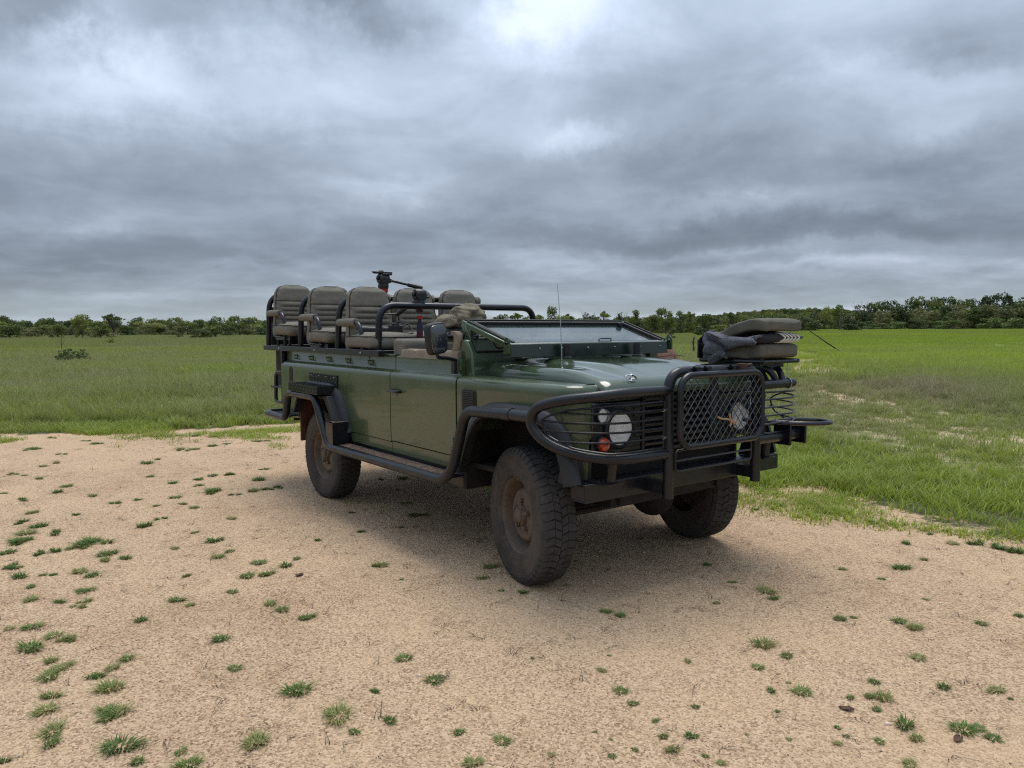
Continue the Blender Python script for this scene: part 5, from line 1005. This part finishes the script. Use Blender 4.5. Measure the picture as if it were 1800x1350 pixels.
# --- wheels
def wheel(x, y, rad_, sg, steer, rm):
    X = Matrix.Translation((x, y, rad_ - .010)) @ Matrix.Rotation(steer, 4, 'Z') @ Matrix.Rotation(sg * -PI / 2, 4, 'X') @ Matrix.Diagonal((1, 1, .86, 1))
    k = rad_ / .392
    w_ = MB().lathe([(.226, .080), (.224, .092), (.216, .098), (.208, .092), (.198, .070), (.190, .020), (.178, -.005), (.160, .012), (.150, .046), (.140, .056), (.125, .058), (.105, .052), (.085, .058), (.0, .058)], 44, X).lathe([(.226, .080), (.19, .02), (.19, -.10)], 32, X).obj('wheel', rm, V)
    T = MB(); T.cur = 0
    T.lathe([(r_ * k, h_) for r_, h_ in [(.205, -.10), (.224, -.112), (.29, -.124), (.345, -.121), (.370, -.108), (.381, -.094), (.384, 0), (.381, .094), (.370, .108), (.350, .119), (.345, .123), (.332, .124), (.327, .121), (.29, .124), (.262, .121), (.257, .117), (.24, .115), (.224, .108), (.214, .096)]], 72, X)
    T.mi = [1] * len(T.f)
    T.cur = 0; n = 52
    def blk(t0, t1, h0, h1, r0, r1, sk, taper=0.):
        vs = []
        for r_ in (r0, r1):
            for h_, tt in ((h0, 0), (h1, 1)):
                for t_ in (t0, t1):
                    a = t_ + sk * tt; rr_ = r_ * k - (taper if tt else 0) * (1 if r_ == r1 else .8); vs.append(X @ Vector((rr_ * math.cos(a), rr_ * math.sin(a), h_)))
        T.add(vs, [(4, 5, 7, 6), (0, 1, 5, 4), (2, 6, 7, 3), (0, 4, 6, 2), (1, 3, 7, 5)])
    for i in range(n):
        a = 2 * PI * i / n; d = 2 * PI / n
        blk(a, a + d * .80, .002, .044, .380, .3935, d * .35); blk(a + d * .5, a + d * 1.30, -.002, -.044, .380, .3935, d * .35)
        blk(a + d * .40, a + d * 1.22, .047, .100, .376, .3925, -d * .22, .006); blk(a + d * .9, a + d * 1.72, -.047, -.100, .376, .3925, -d * .22, .006)
        blk(a + d * .20, a + d * .98, .0995, .118, .362, .3855, 0, .020); blk(a + d * .7, a + d * 1.48, -.0995, -.118, .362, .3855, 0, .020)
    T.obj('tyre', ['tyre', 'tyrewall'], w_, ang=28)
    hb = MB().lathe([(.060, .05), (.060, .072), (.056, .080), (.044, .083), (.042, .094), (.034, .100), (.0, .101)], 20, X).obj('hub', rm if rm == 'rim' else 'rim', w_)
    for j in range(5):
        a = 2 * PI * j / 5 + .3; b = MB(); c_ = Vector((.083 * math.cos(a), .083 * math.sin(a), .056)); b.lathe([(.015, 0), (.015, .022), (.010, .028), (0, .028)], 6, X @ Matrix.Translation(c_)); b.obj('wheel_nut', 'rim', w_)
    for j in range(5):
        a = 2 * PI * j / 5 + .9; b = MB(); c_ = Vector((.049 * math.cos(a), .049 * math.sin(a), .078)); b.lathe([(.009, 0), (.009, .01), (0, .012)], 6, X @ Matrix.Translation(c_)); b.obj('hub_bolt', 'rim', w_)
wheel(-.03, -.758, .392, -1, math.radians(-13), 'rim'); wheel(-.10, .735, .392, 1, math.radians(-13), 'rim'); wheel(-2.794, -.758, .382, -1, 0, 'rimtan'); wheel(-2.794, .75, .382, 1, 0, 'rim')

# ================================================================== loose things on and around the vehicle
def monopod(loc, label, head_h, pan_to, foot_z, red_grip, extras):
    t = thing('monopod', label, 'monopod', loc)
    b = MB()
    if red_grip:
        b.tube([(0, 0, foot_z), (0, 0, head_h - .45)], .011, 10); b.tube([(0, 0, head_h - .45), (0, 0, head_h - .15)], .015, 10)
    else:
        b.tube([(0, 0, foot_z), (0, 0, head_h - .20)], .015, 10); b.tube([(0, 0, head_h - .20), (0, 0, head_h - .10)], .020, 12)
    b.obj('leg', 'gear' if red_grip else 'steel', t); z = head_h
    b = MB(); b.lathe([(0, -.10), (.022, -.10), (.027, -.09), (.027, -.075)], 18, Matrix.Translation((0, 0, z))); b.lathe([(.030, -.048), (.042, -.044), (.048, -.02), (.042, 0), (0, 0)], 18, Matrix.Translation((0, 0, z))); b.obj('head_base', 'gear', t)
    MB().lathe([(.032, -.078), (.040, -.074), (.040, -.046), (.032, -.043)], 20, Matrix.Translation((0, 0, z))).obj('red_ring', 'red', t)
    b = MB(); b.lathe([(0, -.046), (.040, -.046), (.046, -.03), (.046, .03), (.040, .046), (0, .046)], 22, Matrix.Translation((0, 0, z + .040)) @ Matrix.Rotation(PI / 2, 4, 'X')); b.box((.015, 0, z + .025), (.06, .075, .055)); b.box((-.02, .03, z + .05), (.03, .03, .05)); b.ball((.0, -.054, z + .045), (.02, .012, .02), 12, 6); b.tube([(.03, .03, z + .02), (.06, .055, z + .02)], .010, 8); b.obj('fluid_head', 'gear', t, .006)
    b = MB(); b.box((0, 0, z + .092), (.060, .150, .016)); b.box((-.0, -.02, z + .105), (.035, .035, .012)); b.prism([(-.075, z + .084), (-.105, z + .100), (-.075, z + .100)], 0, -.028, .028); b.box((.02, .02, z + .078), (.05, .09, .014)); b.obj('camera_plate', 'gear', t, .003) if not red_grip else None
    p0 = Vector((0, .03, z + .035)); p1 = Vector(pan_to); d = p1 - p0
    b = MB(); b.tube([p0, p0 + d * .14], .021, 10); b.tube([p0 + d * .10, p0 + d * .62], .0115, 9); b.tube([p0 + d * .58, p0 + d * .60, p0 + d * .98, p1], [.013, .018, .019, .012], 12); b.obj('pan_handle', 'gear', t)
    if red_grip:
        b = MB(); b.tube([(0, 0, head_h - .42), (0, 0, head_h - .40), (0, 0, head_h - .2), (0, 0, head_h - .175)], [.018, .024, .025, .018], 14); gp = b.obj('grip', 'navy', t)
        b = MB(); b.tube([(0, 0, head_h - .150), (0, 0, head_h - .125)], .023, 14); b.obj('red_collar', 'red', t)
        b = MB(); b.tube(smooth_path([(.0, -.020, head_h - .25), (.012, -.040, head_h - .34), (.0, -.030, head_h - .44), (.01, .0, head_h - .50), (.015, .022, head_h - .45), (0, .02, head_h - .40)], 5), .006, 6); b.obj('wrist_strap', 'gear', t)
        tc = bpy.data.curves.new('lettering', 'FONT'); tc.body = 'Manfrotto'; tc.size = .030; tc.extrude = .0006; tc.align_x = 'CENTER'; tc.align_y = 'CENTER'
        tmp_ = bpy.data.objects.new('lettering_curve', tc); COL.objects.link(tmp_); bpy.context.view_layer.update(); me_ = bpy.data.meshes.new_from_object(tmp_.evaluated_get(bpy.context.evaluated_depsgraph_get())); bpy.data.objects.remove(tmp_)
        me_.materials.clear(); me_.materials.append(M['red']); to = bpy.data.objects.new('lettering', me_); COL.objects.link(to); to.parent = gp
        fx = Vector((.78, -.62, 0)).normalized(); upv = Vector((0, 0, 1)); ny = fx
        Rr = Matrix((upv, ny.cross(upv), ny)).transposed().to_4x4(); Rr.translation = Vector((0, 0, head_h - .30)) + fx * .0262; to.matrix_local = Rr
    return t
monopod((-2.62, -.335, 0), 'tall black video monopod with red ring and pan handle behind the front seats', 1.835, (.12, .32, 1.80), .87, False, None)
monopod((-1.915, -.385, 0), 'shorter monopod with navy and red grip standing before the seats', 1.672, (-.20, -.10, 1.555), .86, True, None)

# camera lying on the near front seat
t = thing('camera', 'black camera with a long lens lying on the nearest front seat', 'camera', (-2.10, -.50, 1.398)); t.rotation_euler.z = math.radians(-20); t.scale = (.85, .85, .85)
b = MB(); b.box((0, .0, .045), (.07, .13, .085)); b.box((0, 0, .095), (.06, .055, .03)); b.box((.01, -.055, .05), (.085, .03, .08)); b.obj('body', 'gear', t, .010)
b = MB(); b.lathe([(0, 0), (.034, 0), (.034, .05), (.038, .055), (.038, .11), (.034, .115), (.036, .20), (.040, .21), (.040, .27), (.034, .27), (.03, .24), (0, .24)], 22, Matrix.Translation((.0, -.06, .042)) @ Matrix.Rotation(PI / 2, 4, 'X')); b.obj('lens', 'gear', t)
MB().tube(smooth_path([(0, .06, .07), (-.05, .12, .10), (.02, .16, .02), (.06, .10, .012), (.05, .02, .015)], 6), .008, 6).obj('strap', 'rubber', t)
for z_, r_ in ((.12, .022), (.10, .016)): MB().ball((.02, .03 if r_ > .02 else -.03, z_), (r_, r_, r_ * .5), 10, 6).obj('dial', 'gear', t)
MB().tube([(.0, .05, .20), (.0, -.14, .185)], .007, 7).tube([(0, .03, .11), (0, .03, .198)], .006, 6).obj('microphone', 'gear', t)

# khaki jacket slung over the steering wheel, dark bag beside it
from mathutils import noise as mnoise
def lump(c, rad_, rot, seed, amp, folds, n=44, m=26):
    R = []; Rz = Matrix.Rotation(rot, 3, 'Z')
    for i in range(m + 1):
        th = PI * (i + .02) / (m + .04); ring = []
        for k in range(n):
            a = 2 * PI * k / n; d = Vector((math.sin(th) * math.cos(a), math.sin(th) * math.sin(a), -math.cos(th)))
            q = 1 + amp * mnoise.noise(d * 1.6 + Vector((seed, 0, 0))) + folds * (abs(mnoise.noise(Vector((d.x * 1.2, d.y * 4.2, d.z * 3.2)) + Vector((seed * 2, 3, 0)))) - .2)
            p = Vector((d.x * rad_[0], d.y * rad_[1], d.z * rad_[2])) * q
            if p.z < -rad_[2] * .55: p.z = -rad_[2] * .55 + (p.z + rad_[2] * .55) * .3
            ring.append(Vector(c) + Rz @ p)
        R.append(ring)
    return MB().rings(R)
t = thing('jacket', 'crumpled khaki jacket slung over the top of the steering wheel', 'jacket', (0, 0, 0))
jb = lump((-1.05, -.515, 1.520), (.12, .145, .088), .15, 4.2, .25, .20, 64, 40).obj('cloth', 'khakicloth', t, subs=1)
lump((-1.06, -.645, 1.485), (.10, .105, .060), .4, 9.1, .25, .24, 50, 30).obj('sleeve', 'khakicloth', t, subs=1)
b = MB()
for o_ in (0, .016): b.tube(smooth_path([(-.955, -.735 + o_, 1.47), (-.965, -.70 + o_, 1.512), (-1.01, -.655 + o_, 1.535), (-1.05, -.62 + o_, 1.535)], 6), .0022, 5)
b.obj('stitching', 'tan', t)
lump((-1.03, -.60, 1.395), (.12, .16, .060), .2, 2.7, .25, .3).obj('bag', 'gear', None); tag(bpy.data.objects['bag'], 'dark soft bag under the khaki jacket behind the steering wheel', 'bag')

# blanket folded on the tracker seat
def blanket():
    b = MB(); NS, NX = 46, 30
    # a folded stack: an upper layer with rolled edge, falling over the rear and near side of the cushion
    def top(s, x):      # s runs across the seat (near, hanging, to far), x fore and aft
        u = min(1., max(0., (x - .28) / .31))
        y = .395 + .44 * max(0, s); hang = max(0, -s)
        z = 1.376 + .034 * (1 - u) + .012 * math.sin(7 * x + 5 * y) + .010 * math.sin(17 * x - 9 * y)
        zedge = 1.372 + .03 * (1 - u)
        if s < 0: y = .395 - .012 * math.sin(PI * hang) - .012 * math.sin(12 * x) ; z = zedge - hang * (.128 * (1 - u) ** 1.2 + .016)
        return (x + .012 * math.sin(8 * s), y, z)
    b.grid(lambda s, x: top(s, x), [-1 + 2.0 * i / NS for i in range(NS + 1)], [.275 + .380 * i / NX for i in range(NX + 1)]); return b
t = thing('blanket', 'charcoal wool blanket with white chevron border folded on the tracker seat', 'blanket', (0, 0, 0))
o = blanket().obj('wool', 'blanket', t); md = o.modifiers.new('solid', 'SOLIDIFY'); md.thickness = .016; md.offset = 1
b = MB(); R = []
for i in range(26):
    u = i / 25; x = .27 + .16 * u; ring = []
    for k in range(14):
        a = 2 * PI * k / 14; ring.append((x + .01 * math.sin(3 * a), .408 - .028 * math.sin(PI * min(1, u * 1.6 + .1)) + .024 * math.cos(a), 1.318 - .025 * u + (.050 - .026 * u) * math.sin(a) + .012 * math.sin(5 * u)))
    R.append(ring)
b.rings(R).obj('lower_fold', 'blanket', t, subs=1)
b = MB(); b.grid(lambda s, x: (.29 + .10 * x + .02 * s, .402 - .020 * math.sin(3 * s + x), 1.292 - .082 * s * (1 - .75 * x)), lin(0, 1, 10), lin(0, 1, 10)); o = b.obj('corner', 'blanket', t); md = o.modifiers.new('solid', 'SOLIDIFY'); md.thickness = .012
b = MB()
for k, o_ in enumerate((0, .018)): b.tube(smooth_path([(.30, .376, 1.402 - o_), (.36, .372, 1.384 - o_), (.42, .372, 1.350 - o_ * .9), (.455, .374, 1.318 - o_ * .6)], 6), .0040, 6)
b.obj('dark_stripe', 'wooldark', t)
b = MB()
for k in range(5):
    y_ = .60 + k * .036
    b.tube(smooth_path([(.645, y_ - .020, 1.412), (.672, y_ - .008, 1.408), (.690, y_ + .014, 1.386), (.674, y_ - .008, 1.364), (.645, y_ - .020, 1.360)], 4), .0062, 6)
wc = b.obj('white_chevrons', 'white', t)
b = MB(); b.tube(smooth_path([(.60, .41, 1.372), (.655, .46, 1.384), (.656, .56, 1.386), (.655, .68, 1.387), (.652, .785, 1.386)], 5), [.022] * 3 + [.027] * 17 + [.020], 14); b.obj('rolled_edge', 'wooldark', t)
# dry twig caught in the wire mesh
b = MB(); b.tube(smooth_path([(.738, -.068, .963), (.741, -.03, .951), (.742, .02, .944), (.742, .055, .930), (.740, .078, .918)], 4), [.006] * 9 + [.007] * 8, 7); b.tube(smooth_path([(.742, .028, .975), (.744, .032, .95), (.742, .045, .93), (.740, .036, .905)], 4), .0055, 7); b.tube([(.742, .045, .936), (.744, .080, .928), (.742, .092, .922)], [.007, .009, .004], 7)
o = b.obj('twig', 'twig'); tag(o, 'pale dry forked twig caught in the wire mesh guard', 'twig')

# ------------------------------------------------------------------ person bending beyond the bonnet
def skin(name, verts, edges, radii, m, parent, root=0, levels=2):
    me = bpy.data.meshes.new(name); me.from_pydata(verts, edges, []); o = bpy.data.objects.new(name, me); COL.objects.link(o); o.parent = parent
    md = o.modifiers.new('skin', 'SKIN'); md.use_smooth_shade = True
    for i, r_ in enumerate(radii):
        sv_ = me.skin_vertices[0].data[i]; sv_.radius = r_ if hasattr(r_, '__len__') else (r_, r_); sv_.use_root = (i == root)
    sb = o.modifiers.new('sub', 'SUBSURF'); sb.levels = sb.render_levels = levels; me.materials.append(M[m]); return o
P = thing('person', 'person in brown trousers bending forward beside the far side of the bonnet', 'person', (-.92, 1.27, .115))
hx = .0
v = [(0, 0, 1.07), (-.14, 0, 1.16), (-.32, 0, 1.17), (-.50, 0, 1.12), (-.60, -.01, 1.05), (-.66, -.01, 1.00), (-.76, -.02, .93)]
v += [(.02, -.10, 1.00), (-.06, -.12, .56), (.02, -.12, .10), (-.12, -.12, .045), (.02, .10, 1.00), (-.06, .13, .56), (.02, .13, .10), (-.12, .13, .045)]
v += [(-.48, -.19, 1.08), (-.40, -.24, .82), (-.24, -.17, .62), (-.17, -.15, .56), (-.48, .19, 1.08), (-.40, .24, .82), (-.24, .19, .62), (-.17, .17, .56)]
e = [(0, 1), (1, 2), (2, 3), (3, 4), (4, 5), (5, 6), (0, 7), (7, 8), (8, 9), (9, 10), (0, 11), (11, 12), (12, 13), (13, 14), (3, 15), (15, 16), (16, 17), (17, 18), (3, 19), (19, 20), (20, 21), (21, 22)]
r_ = [.145, .13, .14, .14, .06, .06, .095, .10, .065, .042, .035, .10, .065, .042, .035, .055, .042, .032, .03, .055, .042, .032, .03]
skin('body', v, e, r_, 'skin', P)
v = [(.01, 0, 1.075), (-.10, 0, 1.135), (.03, -.10, 1.00), (-.02, -.11, .78), (-.06, -.12, .56), (-.01, -.12, .32), (.02, -.12, .09), (.03, .10, 1.00), (-.02, .11, .78), (-.06, .13, .56), (-.01, .13, .32), (.02, .13, .09)]
skin('trousers', v, [(0, 1), (0, 2), (2, 3), (3, 4), (4, 5), (5, 6), (0, 7), (7, 8), (8, 9), (9, 10), (10, 11)], [(.175, .19), .165, .125, .105, .088, .078, .07, .125, .105, .088, .078, .07], 'brown', P)
v = [(-.10, 0, 1.145), (-.32, 0, 1.175), (-.50, 0, 1.12), (-.58, 0, 1.07), (-.48, -.19, 1.08), (-.41, -.235, .86), (-.48, .19, 1.08), (-.41, .235, .86)]
skin('shirt', v, [(0, 1), (1, 2), (2, 3), (2, 4), (4, 5), (2, 6), (6, 7)], [.155, .165, .165, .08, .075, .062, .075, .062], 'maroon', P)
hb_ = MB().ball((-.775, -.02, .965), (.095, .092, .085), 18, 12).obj('hair', 'hair', P)
fc = MB(); fc.ball((-.845, -.02, .905), (.018, .016, .02), 8, 6); [fc.ball((-.80, -.02 + s_ * .095, .925), (.02, .012, .03), 8, 6) for s_ in (-1, 1)]; fc.ball((-.83, -.055, .925), .010, 8, 6); fc.ball((-.83, .015, .925), .010, 8, 6); fc.box((-.842, -.02, .868), (.01, .045, .010)); fc.obj('face', 'skin', P)
for s_, hy in ((-1, -.15), (1, .17)):
    V_ = [(-.17, hy, .575), (-.145, hy, .535)]; E_ = [(0, 1)]; Rr_ = [.028, .034]
    for k, (dy, ln) in enumerate(((-.030, .060), (-.010, .072), (.011, .068), (.030, .052))):
        i0 = len(V_); V_ += [(-.128, hy + dy * .8, .515), (-.112 , hy + dy, .515 - ln * .5), (-.118, hy + dy, .515 - ln)]; E_ += [(1, i0), (i0, i0 + 1), (i0 + 1, i0 + 2)]; Rr_ += [.012, .0095, .008]
    i0 = len(V_); V_ += [(-.155, hy - s_ * .045, .535), (-.145, hy - s_ * .06, .505)]; E_ += [(1, i0), (i0, i0 + 1)]; Rr_ += [.012, .009]
    skin('hand', V_, E_, Rr_, 'skin', P, 1)
b = MB()
for yq in (-.12, .13): b.rings([[(-.03 + lx * math.cos(a), yq + .048 * f_ * math.sin(a), z_) for a in lin(0, 2 * PI * 15 / 16, 16)] for z_, lx, f_ in ((.0, .135, 1), (.02, .14, 1.05), (.05, .12, .95), (.085, .07, .9), (.10, .05, .85))])
b.obj('shoe', 'rubber', P)
b = MB(); b.tube(smooth_path([(.15, -.16, 1.10), (.172, 0, 1.115), (.15, .16, 1.10)], 6), .003, 5); b.tube(smooth_path([(.185, .0, 1.11), (.195, 0, 1.03), (.17, 0, .95)], 6), .003, 5); b.obj('seam', 'maroon', P)

# dead leaves on the sand
M['deadleaf'] = mat('dead_leaf', (.085, .045, .022), .8, 0, .3, 40, .5, 90)
for i, (x, y, s_, lb) in enumerate([(-0.90, -1.80, .036, 'curled dead brown leaf on the sand left of the front wheel'), (1.88, -0.74, .028, 'dead brown leaf among the tufts at the lower right'), (2.23, -0.63, .026, 'scrap of dark dead leaf at the lower right edge')]):
    b = MB(); b.grid(lambda u, v: (s_ * (u - .5) * 2, s_ * .55 * math.sin(PI * u) ** .7 * v, .003 + .006 * v * v + .003 * math.sin(6 * u)), lin(.02, .98, 12), lin(-1, 1, 7))
    o = b.obj('dead_leaf', 'deadleaf'); o.location = (x, y, 0); o.rotation_euler.z = 2.2 + i * 1.3; tag(o, lb, 'leaf')
